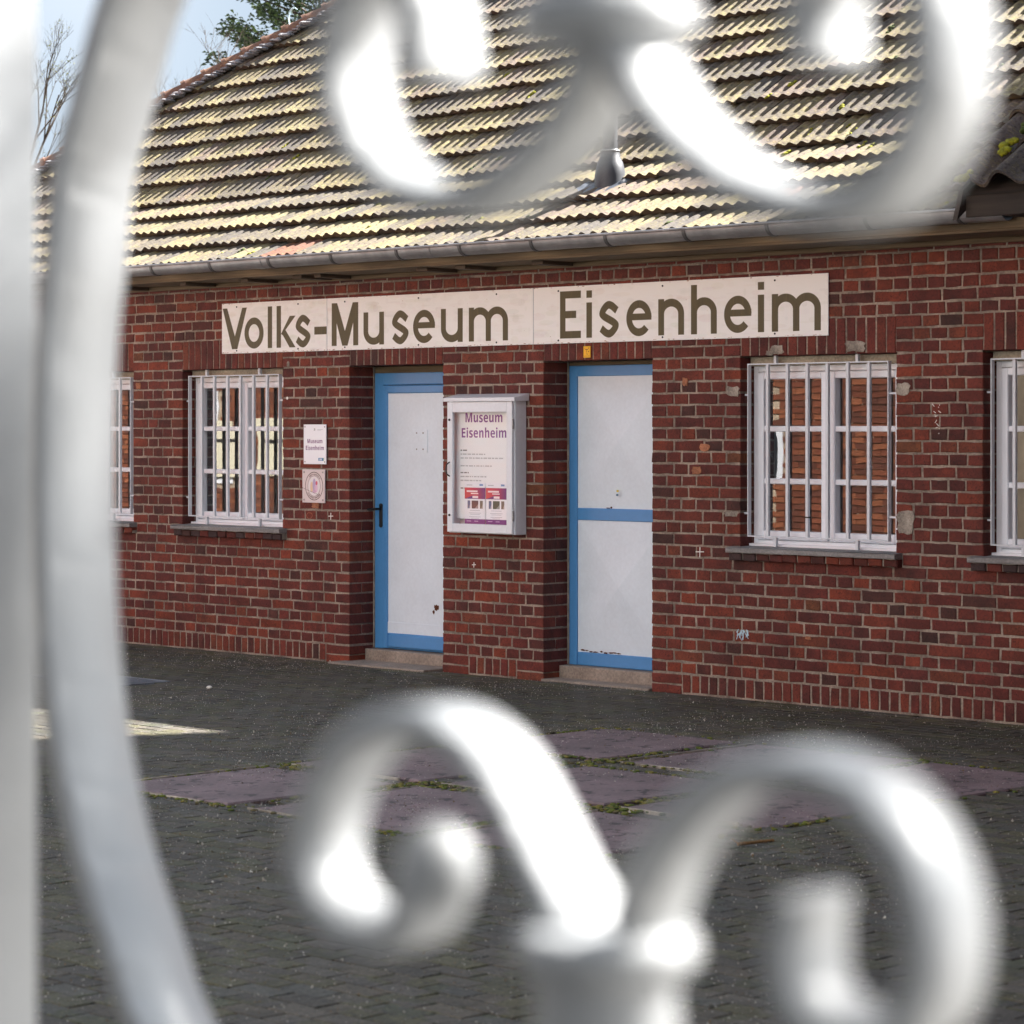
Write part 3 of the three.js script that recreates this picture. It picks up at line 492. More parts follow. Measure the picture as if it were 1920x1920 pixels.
// ================================================================ THINGS ON THE MUSEUM
// ---- the painted name sign, three metal panels
{
  const sign = thing('name_sign', 'long white metal sign with olive lettering above the two blue doors', 'sign', [0, 0, 0]);
  const panels = [[-3.214, -1.963], [-1.959, 0.219], [0.223, 2.825]], y0 = 2.327, y1 = 2.719, PX = 760, LW = 0.052;
  const base = 2.36, xh = 2.602, cap = 2.682;
  panels.forEach(([a, b], pi) => {
    const draw = (c, w, h) => {
      c.fillStyle = 'rgb(238,236,233)'; c.fillRect(0, 0, w, h);
      const r = rng(600 + pi); for (let i = 0; i < 260; i++) { c.fillStyle = `rgba(${150 + r() * 50},${140 + r() * 50},${130 + r() * 40},${0.02 + 0.05 * r()})`; c.beginPath(); c.ellipse(r() * w, r() * h, 4 + r() * 60, 3 + r() * 18, 0, 0, 7); c.fill(); }
      for (let i = 0; i < 70; i++) { c.fillStyle = `rgba(120,70,40,${0.25 + 0.5 * r()})`; const e = r(); c.beginPath(); c.ellipse(r() * w, e < 0.7 ? h - 1 - r() * 5 : e < 0.85 ? 1 + r() * 3 : r() * h, 1 + r() * (e < 0.85 ? 9 : 1), 0.8 + r() * 1.6, 0, 0, 7); c.fill(); }
      const X = (x) => (x - a) / (b - a) * w, Y = (y) => (y1 - y) / (y1 - y0) * h, L = LW * PX;
      const mask = document.createElement('canvas'); mask.width = w; mask.height = h; const g = mask.getContext('2d');
      g.fillStyle = g.strokeStyle = 'rgb(74,66,32)'; g.lineWidth = L; g.lineCap = 'butt'; g.lineJoin = 'miter';
      const rect = (x0, ya, x1, yb) => g.fillRect(X(x0), Y(yb), X(x1) - X(x0), Y(ya) - Y(yb));
      const bar = (x) => rect(x, base, x + LW, xh);
      const poly = (pts) => { g.beginPath(); pts.forEach(([x, y], i) => (i ? g.lineTo(X(x), Y(y)) : g.moveTo(X(x), Y(y)))); g.closePath(); g.fill(); };
      const curve = (pts) => { const q = new THREE.CatmullRomCurve3(pts.map(([x, y]) => V3(x, y, 0)), false, 'catmullrom', 0.55).getPoints(60); g.beginPath(); q.forEach((p, i) => (i ? g.lineTo(X(p.x), Y(p.y)) : g.moveTo(X(p.x), Y(p.y)))); g.stroke(); };
      const ell = (x0, x1, ya, yb, s, e, ccw = false) => { g.beginPath(); g.ellipse(X((x0 + x1) / 2), Y((ya + yb) / 2), (X(x1) - X(x0)) / 2 - L / 2, (Y(ya) - Y(yb)) / 2 - L / 2, 0, s, e, ccw); g.stroke(); };
      const f = {
        V: (x0, x1) => { const m = (x0 + x1) / 2; poly([[x0, cap], [x0 + 0.056, cap], [m + 0.002, base + 0.1], [x1 - 0.056, cap], [x1, cap], [m + 0.033, base], [m - 0.033, base]]); },
        o: (x0, x1) => ell(x0, x1, base, xh, 0, 7),
        l: (x0) => rect(x0, base, x0 + LW, cap),
        k: (x0, x1) => { rect(x0, base, x0 + LW, cap); poly([[x0 + LW, base + 0.105], [x1 - 0.068, xh], [x1, xh], [x0 + 0.105, base + 0.135], [x1, base], [x1 - 0.07, base], [x0 + 0.075, base + 0.095]]); },
        s: (x0, x1) => { const w2 = x1 - x0, i = LW / 2, xm = (x0 + x1) / 2, ym = (base + xh) / 2; curve([[x1 - i * 0.7, xh - 0.062], [xm + w2 * 0.10, xh - i * 1.02], [xm - w2 * 0.12, xh - i * 1.1], [x0 + i * 1.15, xh - 0.072], [x0 + i * 1.7, ym + 0.022], [x1 - i * 1.7, ym - 0.024], [x1 - i * 1.15, base + 0.07], [xm + w2 * 0.1, base + i * 1.08], [xm - w2 * 0.12, base + i * 1.05], [x0 + i * 0.7, base + 0.06]]); },
        '-': (x0, x1) => rect(x0, 2.451, x1, 2.51),
        M: (x0, x1) => { const m = (x0 + x1) / 2; rect(x0, base, x0 + 0.056, cap); rect(x1 - 0.056, base, x1, cap); poly([[x0, cap], [x0 + 0.062, cap], [m, base + 0.11], [x1 - 0.062, cap], [x1, cap], [m + 0.030, base], [m - 0.030, base]]); },
        u: (x0, x1) => { rect(x0, base + 0.1, x0 + LW, xh); rect(x1 - LW, base, x1, xh); g.beginPath(); g.ellipse(X((x0 + x1) / 2), Y(base + 0.1), (X(x1) - X(x0)) / 2 - L / 2, 0.1 * h / (y1 - y0) - L / 2, 0, Math.PI, 0, true); g.stroke(); },
        e: (x0, x1) => { ell(x0, x1, base, xh, -0.02, 0.72, true); rect(x0 + LW * 0.5, base + 0.108, x1 - 0.002, base + 0.152); },
        n: (x0, x1, cut = 0) => { rect(x0, base, x0 + LW, xh - cut); rect(x1 - LW, base, x1, xh - 0.1); g.beginPath(); g.ellipse(X((x0 + x1) / 2), Y(xh - 0.1), (X(x1) - X(x0)) / 2 - L / 2, 0.1 * h / (y1 - y0) - L / 2, 0, Math.PI, 0); g.stroke(); },
        h: (x0, x1) => { rect(x0, base, x0 + LW, cap + 0.004); f.n(x0, x1); },
        m: (x0, x1) => { const q = (x1 - x0 + LW) / 2; f.n(x0, x0 + q); f.n(x1 - q, x1, 0.07); },
        E: (x0, x1) => { rect(x0, base, x0 + LW, cap + 0.004); rect(x0, cap - 0.046, x1, cap + 0.004); rect(x0, base, x1, base + 0.05); rect(x0, 2.499, x1 - 0.045, 2.549); },
        i: (x0) => { bar(x0); rect(x0, 2.634, x0 + LW, 2.684); },
      };
      const words = [[['V', -3.205, -2.908], ['o', -2.936, -2.704], ['l', -2.654], ['k', -2.548, -2.324], ['s', -2.324, -2.149], ['-', -2.105, -1.963]], [['M', -1.908, -1.609], ['u', -1.55, -1.324], ['s', -1.237, -1.057], ['e', -1.009, -0.775], ['u', -0.714, -0.487], ['m', -0.424, -0.028]], [['E', 0.478, 0.677], ['i', 0.729], ['s', 0.849, 1.031], ['e', 1.1, 1.329], ['n', 1.389, 1.618], ['h', 1.679, 1.903], ['e', 1.965, 2.198], ['i', 2.251], ['m', 2.367, 2.767]]][pi];
      for (const [ch, x0, x1] of words) f[ch](x0, x1 ?? x0 + LW);
      g.globalCompositeOperation = 'source-atop';
      for (let i = 0; i < 900; i++) { const v = r(); g.fillStyle = v < 0.5 ? `rgba(48,42,24,${0.05 + 0.12 * r()})` : `rgba(112,98,52,${0.05 + 0.12 * r()})`; const x = r() * w, y = r() * h; g.fillRect(x, y, 2 + r() * 8, 20 + r() * 90); }
      c.drawImage(mask, 0, 0);
    };
    const w = Math.min(2048, Math.round((b - a) * PX)), h = Math.round((y1 - y0) * PX), map = canvasTex(w, h, draw);
    const [body] = board('panel', a, y0, b, y1, 0.004, 0.010, std({ map, roughness: 0.5 }), M.white, sign);
    const n = pi === 0 ? 2 : 3; for (let i = 0; i < n; i++) for (const y of [y0 + 0.022, y1 - 0.03]) { const x = a + (b - a) * (i + 0.25) / (n - 0.3); mesh('screw', cyl(V3(x, y, 0.010), V3(x, y, 0.0145), 0.0075, 0.006, 8), M.iron, body); }
  });
}
// ---- two small plates beside the first door
{
  const plate = thing('info_plate', 'small white museum plate with purple lettering on the brick pier', 'plate', [-2.097, 1.474, 0]);
  const map = canvasTex(360, 416, (c, w, h) => {
    c.fillStyle = 'rgb(238,240,246)'; c.fillRect(0, 0, w, h); c.fillStyle = 'rgb(98,40,110)'; c.textAlign = 'center'; c.font = 'bold 60px sans-serif'; c.fillText('Museum', w / 2, 196); c.fillText('Eisenheim', w / 2, 268);
    c.fillStyle = 'rgb(90,95,90)'; c.font = 'bold 30px sans-serif'; c.fillText('2i', 176, 62); c.fillStyle = 'rgb(190,196,200)'; c.fillRect(220, 50, 90, 5); c.fillRect(220, 60, 60, 3);
    c.fillStyle = 'rgb(70,130,180)'; c.fillRect(236, 352, 84, 30); c.fillStyle = 'white'; c.font = 'bold 24px sans-serif'; c.fillText('LVR', 270, 376); c.fillStyle = 'rgb(150,190,90)'; c.fillRect(322, 350, 6, 34);
  });
  const [b] = board('plate_body', -0.13, 0, 0.13, 0.3, 0.006, 0.013, std({ map, roughness: 0.3 }), M.plastic, plate);
  for (const x of [-0.113, 0.113]) for (const y of [0.018, 0.282]) mesh('screw', cyl(V3(x, y, 0.013), V3(x, y, 0.0165), 0.006, 0.005, 8), M.zinc, b);
  const seal = thing('seal_plate', 'clear acrylic plate with a round grey seal below the white museum plate', 'plate', [-2.109, 1.183, 0]);
  const map2 = canvasTex(360, 352, (c, w, h) => {
    c.fillStyle = 'rgb(206,198,200)'; c.fillRect(0, 0, w, h); c.strokeStyle = 'rgb(66,60,62)'; c.lineWidth = 7; c.beginPath(); c.ellipse(w / 2 + 10, h / 2, 140, 148, 0, 0, 7); c.stroke(); c.lineWidth = 4; c.beginPath(); c.ellipse(w / 2 + 10, h / 2, 100, 108, 0, 0, 7); c.stroke();
    c.fillStyle = 'rgb(216,214,218)'; c.beginPath(); c.ellipse(w / 2 + 10, h / 2, 98, 106, 0, 0, 7); c.fill();
    for (const [x, y, rx, ry, col] of [[-36, 10, 24, 56, 'rgba(222,190,150,.8)'], [4, -10, 26, 70, 'rgba(160,150,196,.8)'], [34, 22, 26, 44, 'rgba(214,176,206,.8)'], [42, -32, 16, 22, 'rgba(206,80,104,.85)'], [6, 58, 34, 16, 'rgba(196,160,190,.8)']]) { c.fillStyle = col; c.beginPath(); c.ellipse(w / 2 + 8 + x, h / 2 + y, rx, ry, 0, 0, 7); c.fill(); }
    const rq = rng(66), ring = (n, from, step) => { c.strokeStyle = 'rgb(72,66,68)'; for (let i = 0; i < n; i++) { const t = from + step * i, a = 108 + 6 * rq(), b = 130 - 5 * rq(); c.lineWidth = 4 + 5 * rq(); c.beginPath(); c.moveTo(w / 2 + 10 + Math.cos(t) * a, h / 2 + Math.sin(t) * a * 1.06); c.lineTo(w / 2 + 10 + Math.cos(t + 0.03) * b, h / 2 + Math.sin(t + 0.03) * b * 1.06); c.stroke(); } };
    ring(15, -2.25, 0.11); ring(17, 0.75, 0.11);   // worn lettering, no longer legible
    c.strokeStyle = 'rgb(70,64,66)'; c.lineWidth = 5; c.setLineDash([16, 9]); c.beginPath(); c.moveTo(0, 196); c.lineTo(w * 0.8, 276); c.stroke();
  });
  const [b2] = board('plate_body', -0.13, 0, 0.13, 0.252, 0.008, 0.016, std({ map: map2, roughness: 0.12 }), std({ color: lin(214, 208, 212), roughness: 0.15 }), seal);
  for (const x of [-0.108, 0.108]) for (const y of [0.022, 0.23]) mesh('screw', cyl(V3(x, y, 0.016), V3(x, y, 0.021), 0.008, 0.006, 10), M.zinc, b2);
  const yel = thing('marker_tag', 'tiny yellow hydrant marker tag on the brick lintel over the second door', 'marker', [0.732, 2.226, 0]);
  const map3 = canvasTex(96, 112, (c, w, h) => { c.fillStyle = 'rgb(236,176,20)'; c.fillRect(0, 0, w, h); c.fillStyle = 'rgb(60,44,10)'; c.fillStyle = 'rgb(150,96,8)'; c.fillRect(42, 30, 6, 32); c.fillRect(26, 26, 40, 9); c.fillRect(16, 14, 5, 16); c.fillRect(68, 12, 10, 12); c.fillRect(66, 46, 12, 12); c.fillRect(36, 72, 8, 4); c.fillRect(48, 72, 8, 14); c.fillRect(8, 96, 78, 4); });
  board('tag_body', -0.033, 0, 0.033, 0.078, 0.004, 0.008, std({ map: map3, roughness: 0.5 }), std({ color: lin(226, 168, 20), roughness: 0.5 }), yel);
}
// ---- the glazed notice case between the doors, with a poster and two leaflets inside
{
  const cs = thing('notice_case', 'white metal notice case with a glazed door on the brick pier between the blue doors', 'notice case', [-0.186, 1.005, 0]);
  const w = 0.333, h = 0.93, d = 0.115, t = 0.012;
  mesh('case_body', merge([bx(-w, 0, 0.006, w, h, 0.018, 0.002), bx(-w, 0, 0.018, -w + t, h, d, 0.002), bx(w - t, 0, 0.018, w, h, d, 0.002), bx(-w + t, 0, 0.018, w - t, t, d, 0.002), bx(-w + t, h - t, 0.018, w - t, h, d, 0.002)]), M.white, cs);
  { const s = new THREE.Shape(); s.moveTo(0.006, 0.0); s.lineTo(0.148, 0.0); s.lineTo(0.148, 0.022); s.lineTo(0.006, 0.05); s.closePath(); const g = new THREE.ExtrudeGeometry(s, { depth: 2 * w + 0.05, bevelEnabled: true, bevelSize: 0.0015, bevelThickness: 0.0015, bevelSegments: 1 }).rotateY(-Math.PI / 2).translate(w + 0.025, h + 0.001, 0); mesh('case_roof', planar(g), M.white, cs); }
  const door = group('case_door', cs), bw = 0.058;
  mesh('door_frame', merge([bx(-w + 0.004, 0.006, d + 0.001, -w + bw, h - 0.004, d + 0.024, 0.003), bx(w - bw - 0.006, 0.006, d + 0.001, w - 0.008, h - 0.004, d + 0.024, 0.003), bx(-w + bw, 0.006, d + 0.001, w - bw - 0.006, 0.066, d + 0.024, 0.003), bx(-w + bw, h - 0.078, d + 0.001, w - bw - 0.006, h - 0.004, d + 0.024, 0.003)]), M.white, door);
  mesh('pane', new THREE.PlaneGeometry(2 * w - 2 * bw, h - 0.14).translate(0, h / 2 - 0.005, d + 0.012), new THREE.MeshPhysicalMaterial({ color: 0xffffff, transmission: 1, thickness: 0, roughness: 0.02, ior: 1.5 }), door);
  for (const y of [0.125, 0.8]) mesh('lock', cyl(V3(-w + 0.03, y, d + 0.024), V3(-w + 0.03, y, d + 0.030), 0.009, 0.008, 10), M.iron, door);
  for (const y of [0.13, 0.77]) mesh('hinge', cyl(V3(w - 0.006, y - 0.035, d + 0.016), V3(w - 0.006, y + 0.035, d + 0.016), 0.007, 0.007, 8), M.zinc, door);
  mesh('handle', new THREE.TubeGeometry(new THREE.CatmullRomCurve3([V3(-w + 0.03, 0.40, d + 0.022), V3(-w + 0.026, 0.415, d + 0.045), V3(-w + 0.026, 0.45, d + 0.055), V3(-w + 0.026, 0.485, d + 0.045), V3(-w + 0.03, 0.5, d + 0.022)]), 16, 0.005, 6), M.iron, door);

  const poster = canvasTex(640, 940, (c, W, H) => {
    c.fillStyle = 'rgb(236,242,244)'; c.fillRect(0, 0, W, H); c.fillStyle = 'rgb(112,64,140)'; c.textAlign = 'center'; c.font = 'bold 100px sans-serif'; const fit = 100 * 545 / c.measureText('Eisenheim').width; c.font = `bold ${fit.toFixed(1)}px sans-serif`; c.fillText('Museum', W / 2 + 6, 146); c.fillText('Eisenheim', W / 2 + 6, 272);
    c.textAlign = 'left'; const r = rng(9); const line = (y, n, dark) => { c.fillStyle = dark ? 'rgb(110,114,118)' : 'rgb(176,182,186)'; let x = 50; for (let i = 0; i < n; i++) { const l = 10 + r() * 46; c.fillRect(x, y, l, 10); x += l + 9; } };
    line(372, 2, true); line(404, 7); line(436, 11); line(500, 9); line(556, 3, true); line(588, 8); line(620, 6); line(684, 6, true);
  });
  const leaf = (k) => canvasTex(320, 480, (c, W, H) => {
    c.fillStyle = 'rgb(236,240,246)'; c.fillRect(0, 0, W, H); c.fillStyle = 'rgb(110,150,196)'; c.fillRect(230, 16, 56, 22); c.fillStyle = 'rgb(170,176,182)'; c.fillRect(30, 26, 90, 8);
    const gr = c.createLinearGradient(0, 0, W, 0); gr.addColorStop(0, 'rgb(204,62,72)'); gr.addColorStop(0.6, 'rgb(176,44,90)'); gr.addColorStop(1, 'rgb(98,44,124)'); c.fillStyle = gr; c.fillRect(0, 60, W, 130); c.fillStyle = 'rgb(98,44,124)'; c.beginPath(); c.moveTo(0, 190); c.lineTo(130, 150); c.lineTo(220, 190); c.fill();
    c.fillStyle = 'rgb(246,228,232)'; c.fillRect(30, 92, 170, 20); c.fillRect(96, 122, 116, 12); c.fillRect(120, 156, 90, 26);
    for (const [x, w, col] of [[44, 42, 'rgb(84,106,140)'], [108, 104, k ? 'rgb(52,84,70)' : 'rgb(82,60,66)'], [236, 46, 'rgb(110,104,92)']]) { c.fillStyle = col; c.fillRect(x, 210, w, 92); c.fillStyle = 'rgba(214,214,214,.55)'; c.beginPath(); c.moveTo(x + w * 0.45, 302); c.lineTo(x + w, 250); c.lineTo(x + w, 302); c.fill(); }
    c.fillStyle = 'rgb(150,158,170)'; for (const [y, w] of [[322, 160], [352, 190], [368, 150], [396, 180], [412, 120]]) c.fillRect((W - w) / 2, y, w, 4);
    c.fillStyle = 'rgb(112,46,126)'; c.fillRect(0, 424, W, 56); c.fillStyle = 'rgb(200,170,210)'; c.fillRect(30, 444, 70, 8); c.fillRect(150, 444, 60, 8);
  });
  const sheet = (name, label, x0, y0, x1, y1, z, map) => { const m = mesh(name, new THREE.BoxGeometry(x1 - x0, y1 - y0, 0.0012), std({ map, roughness: 0.6 }), scene); m.position.set((x0 + x1) / 2, (y0 + y1) / 2, z); return tag(m, label, name === 'poster' ? 'poster' : 'leaflet', name === 'poster' ? null : 'leaflets in the notice case'); };
  sheet('poster', 'tall white museum poster with purple heading inside the glazed notice case', -0.492, 1.105, 0.055, 1.913, 0.068, poster);
  sheet('leaflet', 'leaflet with red and purple banner and brown photograph in the notice case', -0.401, 1.07, -0.193, 1.362, 0.073, leaf(0));
  sheet('leaflet', 'leaflet with red and purple banner and green photograph in the notice case', -0.186, 1.07, 0.022, 1.362, 0.073, leaf(1));
}
// ---- vent pipe through the roof
{
  const z = -0.38, x = 0.585, y = 3.46, v = thing('vent_pipe', 'dark grey plastic vent pipe with a flared collar standing on the tiled roof', 'vent pipe', [x, y, z]);
  const lathe = (pts, seg = 28) => new THREE.LatheGeometry(pts.map(([r, h]) => new THREE.Vector2(r, h)), seg);
  mesh('pipe', lathe([[0.052, 0.1], [0.052, 0.78], [0.046, 0.78], [0.046, 0.7]]), M.pvc, v);
  mesh('pipe_cap', lathe([[0.001, 0.86], [0.06, 0.845], [0.066, 0.82], [0.066, 0.80], [0.05, 0.79]]), M.pvc, v);
  mesh('collar', lathe([[0.052, 0.225], [0.064, 0.222], [0.064, 0.2], [0.07, 0.195], [0.07, 0.17], [0.09, 0.13], [0.1, 0.09], [0.104, 0.06]]), M.pvc, v);
  mesh('base', lathe([[0.1, 0.085], [0.108, 0.04], [0.112, -0.1]]), M.pvc, v);
  const fl = new THREE.PlaneGeometry(0.4, 0.4, 10, 8), p = fl.attributes.position; for (let i = 0; i < p.count; i++) p.setZ(i, 0.008 * Math.sin(p.getX(i) * 55) + rr(-0.003, 0.003)); fl.computeVertexNormals(); fl.rotateX(-Math.PI / 2 + P1); fl.translate(-0.03, -0.052, 0.1); mesh('flashing', fl, M.lead, v);
  mesh('clip', new THREE.TorusGeometry(0.0665, 0.005, 6, 20).rotateX(Math.PI / 2).translate(0, 0.212, 0), M.zinc, v);
}
// ---- a loose loop of plastic strap caught on the hip
{
  const s = thing('strap_loop', 'thin pale blue plastic strap loop caught on the tiles near the hip', 'strap', [-5.83, 5.40, -2.93]), m = std({ color: lin(190, 214, 222), roughness: 0.35 });
  for (const k of [0, 1]) { const pts = []; for (let i = 0; i < 12; i++) { const a = 0.9 + i * 0.34; pts.push(V3(0.10 * Math.cos(a) + 0.014 * k, 0.13 + 0.11 * Math.sin(a), -0.02 * i * 0.3 + 0.02 * k)); } mesh('strap', new THREE.TubeGeometry(new THREE.CatmullRomCurve3(pts), 30, 0.005, 5), m, s); }
}

// ================================================================ ANNEX beside the museum
{
  const an = thing('annex_building', 'low brick annex with large mossy pantiles beside the museum wall', 'building', [4.93, 0, 0.9]);
  const X = V3(1, 0, 0), Y = V3(0, 1, 0), Z = V3(0, 0, 1), rb = rng(800), pal = [lin(112, 50, 46), lin(98, 46, 44), lin(124, 58, 48), lin(84, 48, 46)], a = new Acc();
  mesh('wall', bx(0.006, -0.1, -4.2, 3.8, 3.0, -0.006), M.mortar, an);
  for (let k = 0; k < 38; k++) { const y = 0.01 + k * CO, hd = k % 2; for (let x = 0; x < 1.5; x += hd ? 0.13 : 0.26) block(a, V3(x, y, 0), X, Y, Z, (hd ? 0.12 : 0.25), 0.066, 0.03, pal[Math.floor(rb() * 4)], { r: rb }); for (let z = 0; z < 0.88; z += hd ? 0.26 : 0.13) block(a, V3(0, y, -z - (hd ? 0.25 : 0.12)), Z, Y, V3(-1, 0, 0), hd ? 0.25 : 0.12, 0.066, 0.03, pal[Math.floor(rb() * 4)], { r: rb }); }
  mesh('brickwork', a.geo(), M.brick, an).userData.kind = 'stuff';
  const roof2 = group('roof', an), p = THREE.MathUtils.degToRad(36), ey = 3.085, ez = 0.16, x0 = -0.39;
  const W = 0.25, N = 12, prof = (u) => (u < 0.62 ? 0.055 * Math.sin(Math.PI * u / 0.62) : -0.03 * Math.sin(Math.PI * (u - 0.62) / 0.38));
  const pant = (seed) => { const r = rng(seed), du = r() * 4, pos = [], uv = [], idx = [], L = 0.42; const row = (s, dy, off) => { const o = pos.length / 3; for (let i = 0; i <= N; i++) { const u = i / N; pos.push(u * W, prof(u) + 0.03 * (1 - s / 0.34) + dy, -s - off); uv.push(u * W * 2 + du, s * 2 + dy * 3); } return o; }; const A = row(0, 0, 0), B = row(L, 0, 0), C = row(0, 0, 0), D = row(0, -0.02, 0.001), E = row(L, -0.02, 0); for (let i = 0; i < N; i++) { idx.push(A + i, A + i + 1, B + i + 1, A + i, B + i + 1, B + i, C + i, D + i, D + i + 1, C + i, D + i + 1, C + i + 1, D + i, E + i, E + i + 1, D + i, E + i + 1, D + i + 1); } const g = new THREE.BufferGeometry(); g.setAttribute('position', new THREE.Float32BufferAttribute(pos, 3)); g.setAttribute('uv', new THREE.Float32BufferAttribute(uv, 2)); g.setIndex(idx); return toCreasedNormals(g, 0.9); };
  const vs = [pant(1), pant(2), pant(3)], pm = [lin(104, 92, 88), lin(92, 84, 80), lin(112, 98, 90)].map((c) => std({ color: c, map: T.tile, roughness: 0.95, bumpMap: T.grain, bumpScale: 0.006 })), r = rng(33);
  for (let i = 0; i < 7; i++) for (let k = 0; k < 12; k++) { const m = mesh('pantile', vs[Math.floor(r() * 3)], pm[Math.floor(r() * 3)], roof2); m.position.set(x0 + k * W, ey + i * 0.34 * Math.sin(p) + rr(-0.004, 0.004, r), ez - i * 0.34 * Math.cos(p)); m.rotation.x = p; }
  const dk = new Acc(), q = [V3(x0 + 0.03, ey - 0.05, ez - 0.03), V3(4.0, ey - 0.05, ez - 0.03), V3(4.0, ey - 0.05 + 2.36 * Math.sin(p), ez - 2.36 * Math.cos(p)), V3(x0 + 0.03, ey - 0.05 + 2.36 * Math.sin(p), ez - 2.36 * Math.cos(p))], u = (v) => [v.x, v.z]; dk.tri(q[0], q[1], q[2], u(q[0]), u(q[1]), u(q[2])); dk.tri(q[0], q[2], q[3], u(q[0]), u(q[2]), u(q[3])); mesh('roof_deck', dk.geo(), M.tarred, roof2);
  { const s = new THREE.Shape(); s.moveTo(0.0, 0.0); s.lineTo(0.06, -0.17); s.lineTo(-2.0, 1.25); s.lineTo(-2.0, 1.42); s.closePath(); mesh('barge_board', planar(new THREE.ExtrudeGeometry(s, { depth: 0.03, bevelEnabled: false }).rotateY(-Math.PI / 2).translate(x0 + 0.06, ey - 0.02, ez - 0.02)), M.tarred, roof2); }
  mesh('eaves_board', bx(x0 + 0.06, ey - 0.17, ez - 0.07, 4.0, ey - 0.045, ez - 0.04), M.tarred, roof2);
  mesh('soffit', bx(x0 + 0.06, ey - 0.14, -4.2, 0.01, ey - 0.115, ez - 0.07), M.tarred, roof2);
  mesh('back_slope', new THREE.PlaneGeometry(4.3, 3).rotateX(-Math.PI / 2 - p).translate(1.85, ey + 2.36 * Math.sin(p) - 0.88, ez - 2.36 * Math.cos(p) - 1.2), M.stain, roof2);
  const moss = (x, s, n, size, mat) => { const parts = [], rm = rng(Math.round(x * 1000 + s * 77) + 400); for (let i = 0; i < n; i++) { const g = new THREE.IcosahedronGeometry(size * rr(0.5, 1, rm), 2), pp = g.attributes.position; for (let j = 0; j < pp.count; j++) { const w = 1 + 0.3 * Math.sin(pp.getX(j) * 420 + i) * Math.cos(pp.getZ(j) * 380); pp.setXYZ(j, pp.getX(j) * w, pp.getY(j) * 0.6 * w, pp.getZ(j) * w); } g.translate(rr(-0.03, 0.03, rm), rr(0, 0.01, rm), rr(-0.07, 0.07, rm)); parts.push(g); } const m = mesh('moss_clump', planar(merge(parts), 6), mat, roof2); m.position.set(x, ey + s * Math.sin(p) + 0.05, ez - s * Math.cos(p) + 0.02); m.rotation.x = p; };
  moss(x0 + 0.09, 0.03, 7, 0.03, M.moss); moss(x0 + 0.21, 0.28, 12, 0.034, M.moss); moss(x0 + 0.24, 0.5, 9, 0.03, M.mossDark); moss(x0 + 0.45, 0.22, 5, 0.025, M.moss); moss(x0 + 0.3, 0.85, 6, 0.028, M.moss); moss(x0 + 0.12, 0.95, 5, 0.02, M.moss);
}

